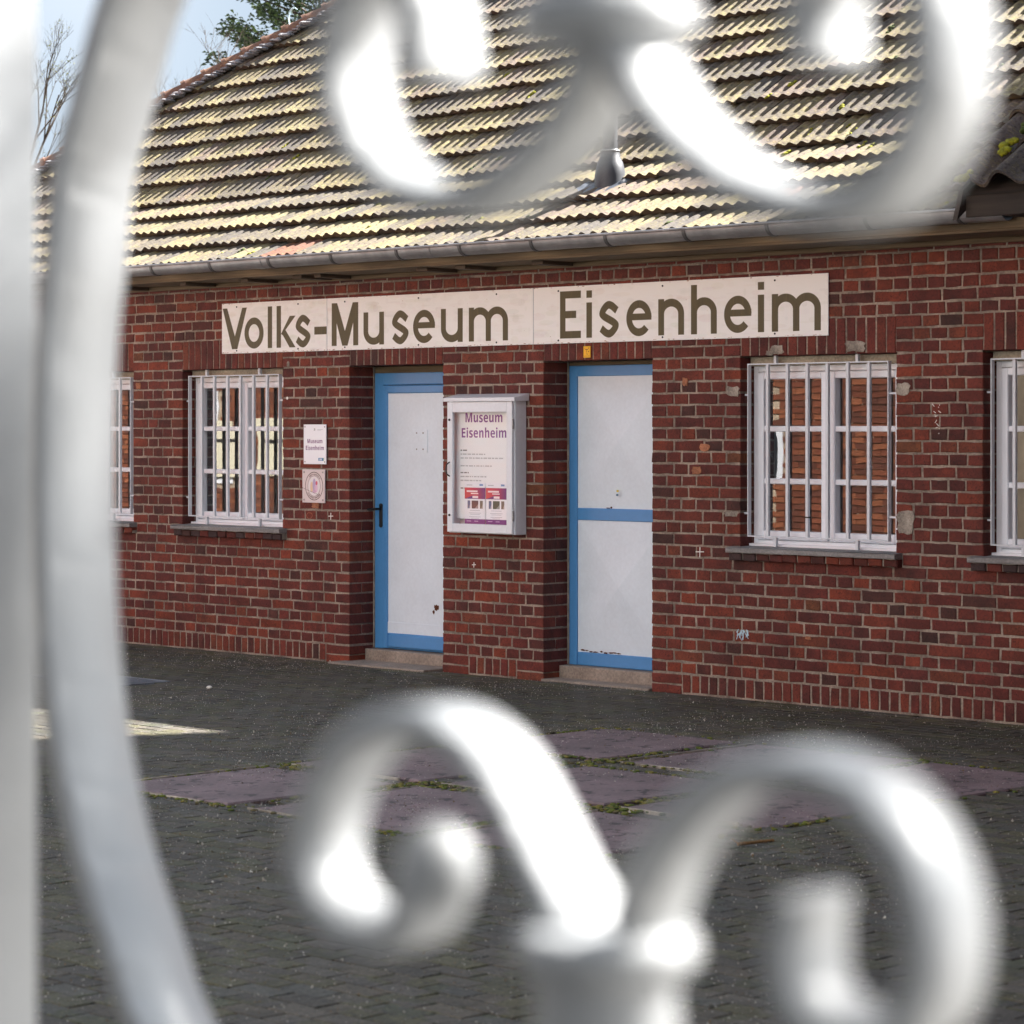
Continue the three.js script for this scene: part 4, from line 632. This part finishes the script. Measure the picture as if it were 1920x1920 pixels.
// ================================================================ SMALL THINGS ON THE YARD
{
  const g = thing('drain_grate', 'grey galvanised grating set in the paving by the museum', 'grating', [-1.96, 0, 2.12]); const w = (GRATE[1] - GRATE[0]) / 2, d = (GRATE[3] - GRATE[2]) / 2, m = std({ color: lin(168, 174, 184), metalness: 0.4, roughness: 0.5, map: T.zinc });
  mesh('frame', merge([bx(-w, -0.02, -d, w, 0.006, -d + 0.03), bx(-w, -0.02, d - 0.03, w, 0.006, d), bx(-w, -0.02, -d + 0.03, -w + 0.03, 0.006, d - 0.03), bx(w - 0.03, -0.02, -d + 0.03, w, 0.006, d - 0.03)]), m, g);
  for (let i = 0; i < 34; i++) { const x = -w + 0.04 + i * (2 * w - 0.08) / 33; mesh('bar', bx(x - 0.006, -0.02, -d + 0.03, x + 0.006, 0.005, d - 0.03, 0.001), m, g); }
  const tw = thing('twig', 'short pale broken stick lying on the dark paving beside the red slabs', 'stick', [6.21, 0.012, 4.73]), bark = std({ color: lin(176, 132, 82), map: T.wood, roughness: 0.9 });
  mesh('stick', cyl(V3(-0.03, 0, 0.08), V3(0.03, 0.006, -0.08), 0.008, 0.006, 7), bark, tw); mesh('side_shoot', cyl(V3(-0.028, 0, 0.075), V3(-0.06, 0.02, 0.085), 0.003, 0.002, 5), bark, tw);
  const st = new THREE.IcosahedronGeometry(0.018, 1), sp = st.attributes.position; for (let i = 0; i < sp.count; i++) sp.setXYZ(i, sp.getX(i) * 1.3, sp.getY(i) * 0.7, sp.getZ(i)); st.computeVertexNormals();
  const peb = mesh('pebble', st, std({ color: lin(206, 200, 190), roughness: 0.9 }), scene); peb.position.set(-0.82, 0.011, 2.04); tag(peb, 'single pale pebble lying on the paving between wall and grating', 'pebble');
  // grit and litter scattered over the paving; moss in the joints round the slabs
  const rg = rng(444), n = 22000, inst = shadows(new THREE.InstancedMesh(new THREE.TetrahedronGeometry(0.004), std({ color: 0xffffff, roughness: 0.9 }), n)), mt = new THREE.Matrix4(), q = new THREE.Quaternion(), cols = [lin(160, 154, 144), lin(140, 136, 130), lin(188, 182, 172), lin(112, 92, 70), lin(92, 78, 60)];
  let k = 0, tries = 0; while (k < n && tries++ < 500000) { const x = rr(-6, 9, rg), z = rr(0.05, 9.5, rg), c = V3(x, 0, z); if (!inFrame(c, 30)) continue; const dens = fbm(x / 8 + 0.5, z / 8 + 0.5, 7, 3, 15); if (rg() > Math.pow(dens, 2.2) * 2.4) continue; const s = rr(0.4, 1.0, rg) * (rg() < 0.03 ? 2.2 : 1); mt.compose(V3(x, 0.006, z), q.setFromEuler(new THREE.Euler(rg() * 6, rg() * 6, rg() * 6)), V3(s * 1.4, s * 0.8, s)); inst.setMatrixAt(k, mt); inst.setColorAt(k, cols[Math.floor(rg() * cols.length)]); k++; }
  inst.count = k; inst.name = 'grit'; inst.userData.kind = 'stuff'; tag(inst, 'fine pale grit scattered over the dark paving', 'grit'); scene.add(inst);
  const mm = 1700, mi = shadows(new THREE.InstancedMesh(new THREE.IcosahedronGeometry(0.011, 0), std({ color: 0xffffff, roughness: 1 }), mm)), mc = [lin(92, 98, 34), lin(74, 84, 30), lin(112, 104, 46), lin(84, 76, 50)];
  k = 0; while (k < mm) { const row = rg() < 0.5, col = Math.floor(rg() * 3), rw = Math.floor(rg() * 3); let x, z; if (row) { x = rr(2.7, 5.95, rg); z = [slabRows[rw][1] + 0.03, slabRows[rw][0] - 0.05][rg() < 0.6 ? 0 : 1] + rr(-0.04, 0.10, rg) * rg(); } else { x = [slabCols[col][1] + 0.03, slabCols[col][0] - 0.04][rg() < 0.5 ? 0 : 1] + rr(-0.03, 0.06, rg) * rg(); z = rr(1.9, 5.55, rg); } if (fbm(x / 5, z / 5, 9, 3, 19) < 0.47 && rg() < 0.9) { x += 0; if (rg() < 0.93) continue; } const s = rr(0.4, 1.2, rg); mt.compose(V3(x, 0.003, z), q.setFromEuler(new THREE.Euler(0, rg() * 6, 0)), V3(s * 1.5, s * 0.7, s * 1.5)); mi.setMatrixAt(k, mt); mi.setColorAt(k, mc[Math.floor(rg() * 4)]); k++; }
  mi.name = 'ground_moss'; mi.userData.kind = 'stuff'; tag(mi, 'low green moss filling the joints around the red slabs', 'moss'); scene.add(mi);
}

// ================================================================ TREES BEHIND THE ROOF
function foliage(n, sample, seed, size, cols) {   // many small bent sprays
  const r = rng(seed), a = new Acc();
  for (let i = 0; i < n; i++) {
    const { p, d } = sample(r), L = size * rr(0.6, 1.3, r), side = V3(rr(-1, 1, r), rr(-0.4, 0.4, r), rr(-1, 1, r)).cross(d).normalize().multiplyScalar(L * 0.22), tip = p.clone().addScaledVector(d, L).add(V3(0, -L * 0.25, 0)), mid = p.clone().addScaledVector(d, L * 0.5).add(V3(0, L * 0.06, 0)), c = cols[Math.floor(r() * cols.length)].clone().multiplyScalar(rr(0.7, 1.2, r));
    a.tri(p, mid.clone().add(side), tip, [0, 0], [0.5, 1], [1, 0], c); a.tri(p, tip, mid.clone().sub(side), [0, 0], [1, 0], [0.5, 1], c);
  }
  return a.geo();
}
const leafMat = std({ vertexColors: true, roughness: 0.85, side: THREE.DoubleSide }), barkMat = std({ color: lin(84, 70, 58), map: T.wood, roughness: 0.95 });
{
  const t = thing('conifer_tree', 'dark green dense conifer rising behind the tiled hip', 'tree', [-17.75, 0, -14]);
  mesh('trunk', cyl(V3(0, 0, 0), V3(0, 10, 0), 0.22, 0.05, 9), barkMat, t);
  const limbs = [], rl = rng(70), heads = [];
  for (let i = 0; i < 260; i++) { const y = 4.5 + 6.5 * rl(), R0 = 1.75 * (1 - Math.pow((y - 4.5) / 7.2, 2.2)) + 0.25, a = rl() * 6.283, len = R0 * rr(0.75, 1.08, rl), e = V3(Math.cos(a) * len, y + len * 0.25, Math.sin(a) * len); limbs.push(cyl(V3(0, y - 0.3, 0), e, 0.03, 0.008, 5)); heads.push([V3(0, y - 0.3, 0), e]); }
  mesh('limbs', merge(limbs), barkMat, t);
  mesh('crown', foliage(64000, (r) => { const [a, b] = heads[Math.floor(r() * heads.length)], k = 0.3 + 0.74 * Math.sqrt(r()), p = a.clone().lerp(b, k).add(V3(rr(-0.13, 0.13, r), rr(-0.14, 0.1, r), rr(-0.13, 0.13, r))); return { p, d: b.clone().sub(a).normalize().add(V3(rr(-0.6, 0.6, r), rr(-0.5, 0.5, r), rr(-0.6, 0.6, r))).normalize() }; }, 71, 0.085, [lin(46, 66, 32), lin(36, 54, 30), lin(62, 82, 36), lin(30, 46, 28)]), leafMat, t);
}
function bareTree(name, label, pos, seed, height, leafy, grp) {
  const t = thing(name, label, 'tree', pos, grp), r = rng(seed), tubes = [], tips = [];
  const grow = (p, d, L, rad, lv) => { const e = p.clone().addScaledVector(d, L); tubes.push(cyl(p, e, rad, rad * 0.6, lv > 2 ? 4 : 6)); if (lv >= 2) tips.push([p, e]); if (lv === 5) return; const n = lv < 2 ? 4 : 3; for (let i = 0; i < n; i++) { const q = p.clone().lerp(e, rr(0.45, 1, r)), nd = d.clone().add(V3(rr(-0.8, 0.8, r), rr(-0.15, 0.6, r), rr(-0.8, 0.8, r))).normalize(); grow(q, nd, L * rr(0.5, 0.74, r), rad * 0.52, lv + 1); } };
  mesh('trunk', cyl(V3(0, 0, 0), V3(0.05, height * 0.5, 0), 0.12, 0.08, 8), barkMat, t);
  grow(V3(0.05, height * 0.5, 0), V3(0.06, 1, 0).normalize(), height * 0.27, 0.05, 0);
  mesh('branches', merge(tubes), barkMat, t);
  mesh('crown', foliage(leafy, (q) => { const [a, b] = tips[Math.floor(q() * tips.length)]; return { p: a.clone().lerp(b, q()), d: V3(rr(-1, 1, q), rr(0.1, 1, q), rr(-1, 1, q)).normalize() }; }, seed + 1, 0.03, [lin(132, 132, 58), lin(112, 116, 52), lin(96, 96, 50)]), leafMat, t);
}
bareTree('young_tree', 'thin nearly bare young tree with budding twigs behind the hip', [-17.0, 0, -10], 131, 7.1, 60);
bareTree('larch_tree', 'sparse larch with drooping greenish twigs beyond the roof corner', [-20.5, 0, -10], 137, 7.2, 900);

// ================================================================ BUILDINGS OUTSIDE THE PICTURE (most added to block or bounce light, one mirrored in the panes)
{
  const h = thing('yard_shade_house', 'unseen tall brick house placed to shade the yard', 'building', [6.6, 0, -5]), wallM = std({ color: lin(150, 96, 80), map: T.brick, roughness: 0.9 });  // unseen house, placed and sized so its shadow covers the yard
  mesh('wall', bx(0, -0.1, -3, 13.2, 15.6, 0), wallM, h); { const s = new THREE.Shape(); s.moveTo(0.4, 0); s.lineTo(-1.5, 1.6); s.lineTo(-3.4, 0); s.closePath(); mesh('roof', planar(new THREE.ExtrudeGeometry(s, { depth: 13.2, bevelEnabled: false }).rotateY(Math.PI / 2).scale(1, 1, -1).translate(0, 15.6, 0)), std({ color: lin(120, 70, 56), roughness: 0.9 }), h); }
  for (let f = 0; f < 5; f++) for (let i = 0; i < 6; i++) { const w = group('window', h); w.position.set(1.1 + i * 2.05, 1 + f * 2.8, 0); mesh('frame', merge([bx(-0.5, 0, 0.001, -0.42, 1.4, 0.05), bx(0.42, 0, 0.001, 0.5, 1.4, 0.05), bx(-0.42, 0, 0.001, 0.42, 0.08, 0.05), bx(-0.42, 1.32, 0.001, 0.42, 1.4, 0.05)]), M.plastic, w); mesh('pane', new THREE.PlaneGeometry(0.84, 1.24).translate(0, 0.7, 0.02), std({ color: lin(50, 56, 62), roughness: 0.08 }), w); }

  const o = thing('opposite_house', 'brick house across the yard, mirrored in the museum windows', 'building', [-14, 0, 12]);
  mesh('wall', bx(-8.5, -0.1, 0.006, 9, 5.2, 5), std({ color: lin(206, 184, 160), map: T.mortar, roughness: 0.95 }), o);
  { const s = new THREE.Shape(); s.moveTo(-0.4, 0); s.lineTo(2.5, 2.4); s.lineTo(5.4, 0); s.closePath(); mesh('roof', planar(new THREE.ExtrudeGeometry(s, { depth: 17.9, bevelEnabled: false }).rotateY(-Math.PI / 2).translate(9.2, 5.2, 0)), std({ color: lin(134, 84, 66), map: T.tile, roughness: 0.9 }), o); }
  const rb = rng(55), g = new THREE.BoxGeometry(0.245, 0.063, 0.03), n = 68 * 67, im = shadows(new THREE.InstancedMesh(g, std({ color: 0xffffff, map: T.brick, roughness: 0.9 }), n)), mt = new THREE.Matrix4(), cs = [lin(160, 92, 66), lin(146, 82, 60), lin(176, 106, 74), lin(128, 76, 60)]; let k = 0;
  const holes = [[-5.6, -4.5, 0.9, 2.3], [-1.2, -0.1, 0.9, 2.3], [5.2, 6.2, 0, 2.2], [2.2, 3.3, 0.9, 2.3]];
  for (let y = 0; y < 67; y++) for (let x = 0; x < 68; x++) { const px = -8.4 + x * 0.256 + (y % 2) * 0.128, py = 0.03 + y * 0.077; if (holes.some(([a, b, c, d]) => px > a - 0.1 && px < b + 0.1 && py > c - 0.03 && py < d + 0.03)) continue; mt.makeTranslation(px, py, 0.004 + rr(-0.003, 0.003, rb)); im.setMatrixAt(k, mt); im.setColorAt(k, cs[Math.floor(rb() * 4)].clone().multiplyScalar(rr(0.8, 1.1, rb))); k++; }
  im.count = k; im.name = 'brickwork'; im.userData.kind = 'stuff'; o.add(im);
  for (const [a, b, c, d] of holes) { const w = group(c ? 'window' : 'door', o); w.position.set((a + b) / 2, c, 0); const hw = (b - a) / 2, hh = d - c; mesh('frame', merge([bx(-hw, 0, -0.02, -hw + 0.08, hh, 0.004), bx(hw - 0.08, 0, -0.02, hw, hh, 0.004), bx(-hw + 0.08, 0, -0.02, hw - 0.08, 0.08, 0.004), bx(-hw + 0.08, hh - 0.08, -0.02, hw - 0.08, hh, 0.004), bx(-0.03, 0.08, -0.018, 0.03, hh - 0.08, 0.003)]), M.plastic, w); mesh('pane', new THREE.PlaneGeometry(2 * hw - 0.16, hh - 0.16).rotateY(Math.PI).translate(0, hh / 2, -0.008), std({ color: lin(40, 44, 50), roughness: 0.1 }), w); }
  const boards = [[-18.55, 0.85], [-17.35, 0.7]];
  boards.forEach(([x, w], i) => { const b = thing('notice_board', i ? 'narrower cream notice board on the house across the yard' : 'wider cream notice board on the house across the yard', 'notice board', [x, 1.0, 11.94]); mesh('sheet', bx(-w / 2, 0, 0, w / 2, 0.85, 0.03), std({ color: lin(226, 218, 192), roughness: 0.7 }), b); mesh('heading_bar', bx(-w / 2 + 0.08, 0.55, -0.004, w / 2 - 0.08, 0.6, -0.0005), M.dark, b); });
}

{
  // unseen wing added to block sky light from the reveals and right wall
  const w = thing('sky_blocker_wing', 'unseen brick wing added to darken the door reveals and right wall', 'building', [8.65, 0, -4]), wm = std({ color: lin(136, 70, 56), map: T.brick, roughness: 0.9 });
  mesh('wall', bx(0, -0.1, 0, 5, 6.6, 10), wm, w); { const s = new THREE.Shape(); s.moveTo(-0.4, 0); s.lineTo(2.5, 1.8); s.lineTo(5.4, 0); s.closePath(); mesh('roof', planar(new THREE.ExtrudeGeometry(s, { depth: 10.4, bevelEnabled: false }).translate(0, 6.6, -0.2)), std({ color: lin(120, 76, 62), map: T.tile, roughness: 0.9 }), w); }
  for (let f = 0; f < 2; f++) for (let i = 0; i < 3; i++) { const q = group('window', w); q.position.set(0, 1.0 + f * 3, 2 + i * 3); mesh('frame', merge([bx(-0.04, 0, -0.5, -0.001, 1.4, -0.42), bx(-0.04, 0, 0.42, -0.001, 1.4, 0.5), bx(-0.04, 0, -0.42, -0.001, 0.08, 0.42), bx(-0.04, 1.32, -0.42, -0.001, 1.4, 0.42)]), M.plastic, q); mesh('pane', new THREE.PlaneGeometry(0.84, 1.24).rotateY(-Math.PI / 2).translate(-0.015, 0.7, 0), std({ color: lin(50, 56, 62), roughness: 0.08 }), q); }
}
{
  // added behind the camera: shed blocks sky from gate fronts, pale house bounces sunlight
  const hd = thing('sky_blocker_shed', 'unseen grey board-clad shed added to keep sky light off the gate fronts', 'shed', [13.2, 0, 14.15]), rh = rng(909), bm = [lin(72, 75, 80), lin(66, 69, 74), lin(78, 80, 84)].map((c) => std({ color: c, map: T.wood, roughness: 0.85 }));
  mesh('wall', bx(-4.4, -0.03, 0.03, 4.4, 5.4, 3.0), bm[1], hd);
  for (let i = 0; i < 44; i++) mesh('board', bx(-4.4 + i * 0.2 + 0.003, 0.02, 0, -4.4 + (i + 1) * 0.2 - 0.003, 5.38, 0.0295, 0.003), bm[Math.floor(rh() * 3)], hd);
  mesh('roof', bx(-4.6, 5.4, -0.2, 4.6, 5.52, 3.2), std({ color: lin(110, 108, 104), roughness: 0.9 }), hd);
  const h = thing('added_bounce_house', 'unseen pale house added to bounce sunlight onto the museum wall', 'building', [4, 0, 21]), wm = std({ color: lin(232, 230, 226), map: T.concrete, roughness: 0.9 });
  mesh('wall', bx(-12, -0.1, 0, 24, 8, 7), wm, h); { const s = new THREE.Shape(); s.moveTo(-0.5, 0); s.lineTo(3.5, 3.4); s.lineTo(7.5, 0); s.closePath(); mesh('roof', planar(new THREE.ExtrudeGeometry(s, { depth: 36.6, bevelEnabled: false }).rotateY(-Math.PI / 2).translate(24.3, 8, 0)), std({ color: lin(134, 84, 66), roughness: 0.9 }), h); }
  for (let f = 0; f < 2; f++) for (let i = 0; i < 9; i++) { const w = group('window', h); w.position.set(-9.5 + i * 3.8, 1.2 + f * 3.3, 0); mesh('frame', merge([bx(-0.55, 0, -0.05, -0.47, 1.4, -0.001), bx(0.47, 0, -0.05, 0.55, 1.4, -0.001), bx(-0.47, 0, -0.05, 0.47, 0.08, -0.001), bx(-0.47, 1.32, -0.05, 0.47, 1.4, -0.001)]), M.plastic, w); mesh('pane', new THREE.PlaneGeometry(0.94, 1.24).rotateY(Math.PI).translate(0, 0.7, -0.02), std({ color: lin(50, 56, 62), roughness: 0.08 }), w); }
}

{
  const t = thing('gate_shade_tree', 'unseen tree added to thin the sunlight on the gate', 'tree', [16.6, 0, 4.7]), r0 = rng(606), limbs = [], heads = [];  // added tree out of view; leaf count sets how much sun reaches the gate
  mesh('trunk', cyl(V3(0, 0, 0), V3(0, 8.4, 0), 0.2, 0.1, 10), barkMat, t);
  for (let i = 0; i < 70; i++) { const a = r0() * 6.283, u = rr(-1, 1, r0), q = Math.sqrt(1 - u * u), R1 = rr(1.2, 2.6, r0), e = V3(Math.cos(a) * q * R1, 9.9 + u * R1 * 0.9, Math.sin(a) * q * R1), st = V3(0, rr(6.4, 8.4, r0), 0); limbs.push(cyl(st, e, 0.035, 0.008, 5)); heads.push([st, e]); }
  mesh('limbs', merge(limbs), barkMat, t);
  mesh('crown', foliage(9000, (r) => { const [a, b] = heads[Math.floor(r() * heads.length)]; return { p: a.clone().lerp(b, 0.35 + 0.7 * r()).add(V3(rr(-0.35, 0.35, r), rr(-0.3, 0.3, r), rr(-0.35, 0.35, r))), d: V3(rr(-1, 1, r), rr(-1, 0.4, r), rr(-1, 1, r)).normalize() }; }, 607, 0.13, [lin(86, 106, 44), lin(74, 96, 40)]), leafMat, t);
}

// ================================================================ THE IRON GATE THE VIEW PASSES THROUGH
// flat bar bent along a line in the gate's plane: thickness w in the plane, depth t across it (towards -z)
function strip(pts, w, t, o = {}) {
  const c = new THREE.CatmullRomCurve3(pts.map(([x, y]) => V3(x, y, 0)), false, 'catmullrom', 0.5), n = o.n ?? 72, b = Math.min(0.0052, w * 0.42), pos = [], uv = [], idx = [];
  const NC = 16, sec = (hw) => { const q = []; for (const [cx, cz, a0] of [[1, 0, 0], [-1, 0, 1], [-1, 1, 2], [1, 1, 3]]) for (let m = 0; m < 4; m++) { const a = (a0 + m / 3) * Math.PI / 2; q.push([cx * (hw - b) + b * Math.cos(a), (cz ? -t + b : -b) + b * Math.sin(a)]); } return q; };
  for (let i = 0; i <= n; i++) { const k = i / n, p = c.getPoint(k), tn = c.getTangent(k), nx = -tn.y, ny = tn.x, end = o.bulb ? 1 + o.bulb * Math.exp(-Math.pow((1 - k) * n / 4.0, 2)) : 1; for (const [a, z] of sec(w / 2 * end)) { pos.push(p.x + nx * a, p.y + ny * a, z); uv.push(k * 3, a * 8 + z * 8); } }
  for (let i = 0; i < n; i++) for (let j = 0; j < NC; j++) { const a = i * NC + j, d = i * NC + (j + 1) % NC; idx.push(a, d, a + NC, d, d + NC, a + NC); }
  for (const [s, f] of [[0, 1], [n * NC, 0]]) for (let j = 1; j < NC - 1; j++) f ? idx.push(s, s + j + 1, s + j) : idx.push(s, s + j, s + j + 1);
  const g = new THREE.BufferGeometry(); g.setAttribute('position', new THREE.Float32BufferAttribute(pos, 3)); g.setAttribute('uv', new THREE.Float32BufferAttribute(uv, 2)); g.setIndex(idx); return toCreasedNormals(g, 0.9);
}
{
  const gx = 12.953, gz = 12.825, gate = thing('scroll_gate', 'white wrought-iron gate leaf with paired scrolls, close up and blurred', 'gate', [gx, 0, gz], 'white iron gate leaves');
  const t = 0.036, w = 0.0125;
  const SC = [
    [[-0.011, 1.562], [-0.027, 1.576], [-0.045, 1.6], [-0.062, 1.619], [-0.083, 1.63], [-0.107, 1.632], [-0.132, 1.624], [-0.151, 1.607], [-0.162, 1.585], [-0.161, 1.566], [-0.148, 1.553], [-0.129, 1.547], [-0.112, 1.55], [-0.102, 1.559], [-0.0985, 1.571]],
    [[0.012, 1.569], [0.023, 1.592], [0.038, 1.61], [0.059, 1.625], [0.082, 1.63], [0.107, 1.628], [0.128, 1.615], [0.14, 1.596], [0.143, 1.576], [0.138, 1.557], [0.122, 1.545], [0.102, 1.545], [0.088, 1.555], [0.085, 1.571], [0.089, 1.588]],
    [[-0.004, 1.886], [-0.019, 1.858], [-0.045, 1.84], [-0.076, 1.831], [-0.107, 1.836], [-0.132, 1.854], [-0.144, 1.875], [-0.145, 1.896], [-0.137, 1.916], [-0.119, 1.925], [-0.104, 1.917], [-0.097, 1.9], [-0.097, 1.881]],
    [[0.005, 1.885], [0.018, 1.863], [0.038, 1.843], [0.062, 1.827], [0.09, 1.819], [0.119, 1.821], [0.135, 1.835], [0.1435, 1.855], [0.144, 1.877], [0.135, 1.897], [0.119, 1.908], [0.099, 1.902], [0.092, 1.887], [0.095, 1.869]],
  ];
  SC.forEach((q, i) => mesh('scroll', strip(q, w, t, { bulb: [0.2, -0.35, 0.5, -0.2][i] }), M.gate, gate));
  mesh('scroll_ball', new THREE.SphereGeometry(0.0155, 24, 16).scale(1, 1.15, 1.1).translate(-0.0965, 1.576, -0.018), M.gate, gate);
  for (const up of [0, 1]) {
    const y0 = up ? 1.893 : 1.42, y1 = up ? 1.98 : 1.556;
    const yc = up ? 1.893 : 1.556, sg = up ? 1 : -1, turned = (pts) => new THREE.LatheGeometry((up ? pts : [...pts].reverse()).map(([r, h]) => new THREE.Vector2(r, yc + sg * h)), 32).translate(-0.0095, 0, -0.02);
    mesh('stem', turned([[0.0255, -0.002], [0.0255, 0.02], [0.027, 0.03], [0.0265, (y1 - y0) - 0.006]]), M.gate, gate);
    mesh('collar', turned([[0.001, -0.009], [0.028, -0.009], [0.0325, -0.006], [0.034, 0], [0.0325, 0.005], [0.029, 0.008], [0.0255, 0.009]]), M.gate, gate);
  }
  const L = -0.5, Rr = 0.44;
  for (const [y0, y1] of [[1.38, 1.42], [1.98, 2.02], [0.14, 0.18]]) mesh('rail', bx(L, y0, -0.045, Rr, y1, 0.0, 0.003), M.gate, gate);
  for (const x of [L - 0.04, Rr]) mesh('stile', bx(x, 0.02, -0.045, x + 0.04, 2.06, 0.0, 0.003), M.gate, gate);
  for (let i = 0; i < 6; i++) { const x = -0.25 + i * 0.12; mesh('bar', bx(x - 0.007, 0.18, -0.03, x + 0.007, 1.38, -0.015, 0.002), M.gate, gate); }
  mesh('drop_bolt', cyl(V3(Rr - 0.02, -0.03, 0.01), V3(Rr - 0.02, 0.5, 0.01), 0.007, 0.007, 8), M.gate, gate);

  const g2 = thing('bowed_gate', 'white iron gate leaf with an upright bar and a wide bowed flat bar', 'gate', [11.9, 0, 12.358], 'white iron gate leaves');
  const C = [[0.213, 2.123], [0.167, 2.088], [0.13, 2.051], [0.094, 1.977], [0.073, 1.928], [0.063, 1.863], [0.053, 1.809], [0.048, 1.727], [0.049, 1.668], [0.055, 1.59], [0.069, 1.513], [0.096, 1.438], [0.136, 1.366], [0.161, 1.325], [0.213, 1.274], [0.283, 1.236]];
  mesh('bowed_bar', strip(C, 0.02, 0.066, { n: 90 }), M.gate, g2);
  mesh('upright', bx(-0.03, 0.02, -0.046, -0.014, 2.2, 0.0, 0.003), M.gate, g2);
  for (const [y0, y1] of [[1.19, 1.23], [2.13, 2.17], [0.14, 0.18]]) mesh('rail', bx(-0.55, y0, -0.045, 1.0, y1, -0.002, 0.003), M.gate, g2);
  for (const x of [-0.59, 1.0]) mesh('stile', bx(x, -0.02, -0.045, x + 0.04, 2.2, -0.002, 0.003), M.gate, g2);
  for (let i = 0; i < 8; i++) { const x = -0.45 + i * 0.19; if (Math.abs(x) > 0.05) mesh('bar', bx(x - 0.007, 0.18, -0.03, x + 0.007, 1.19, -0.015, 0.002), M.gate, g2); }
}

renderer.render(scene, camera);
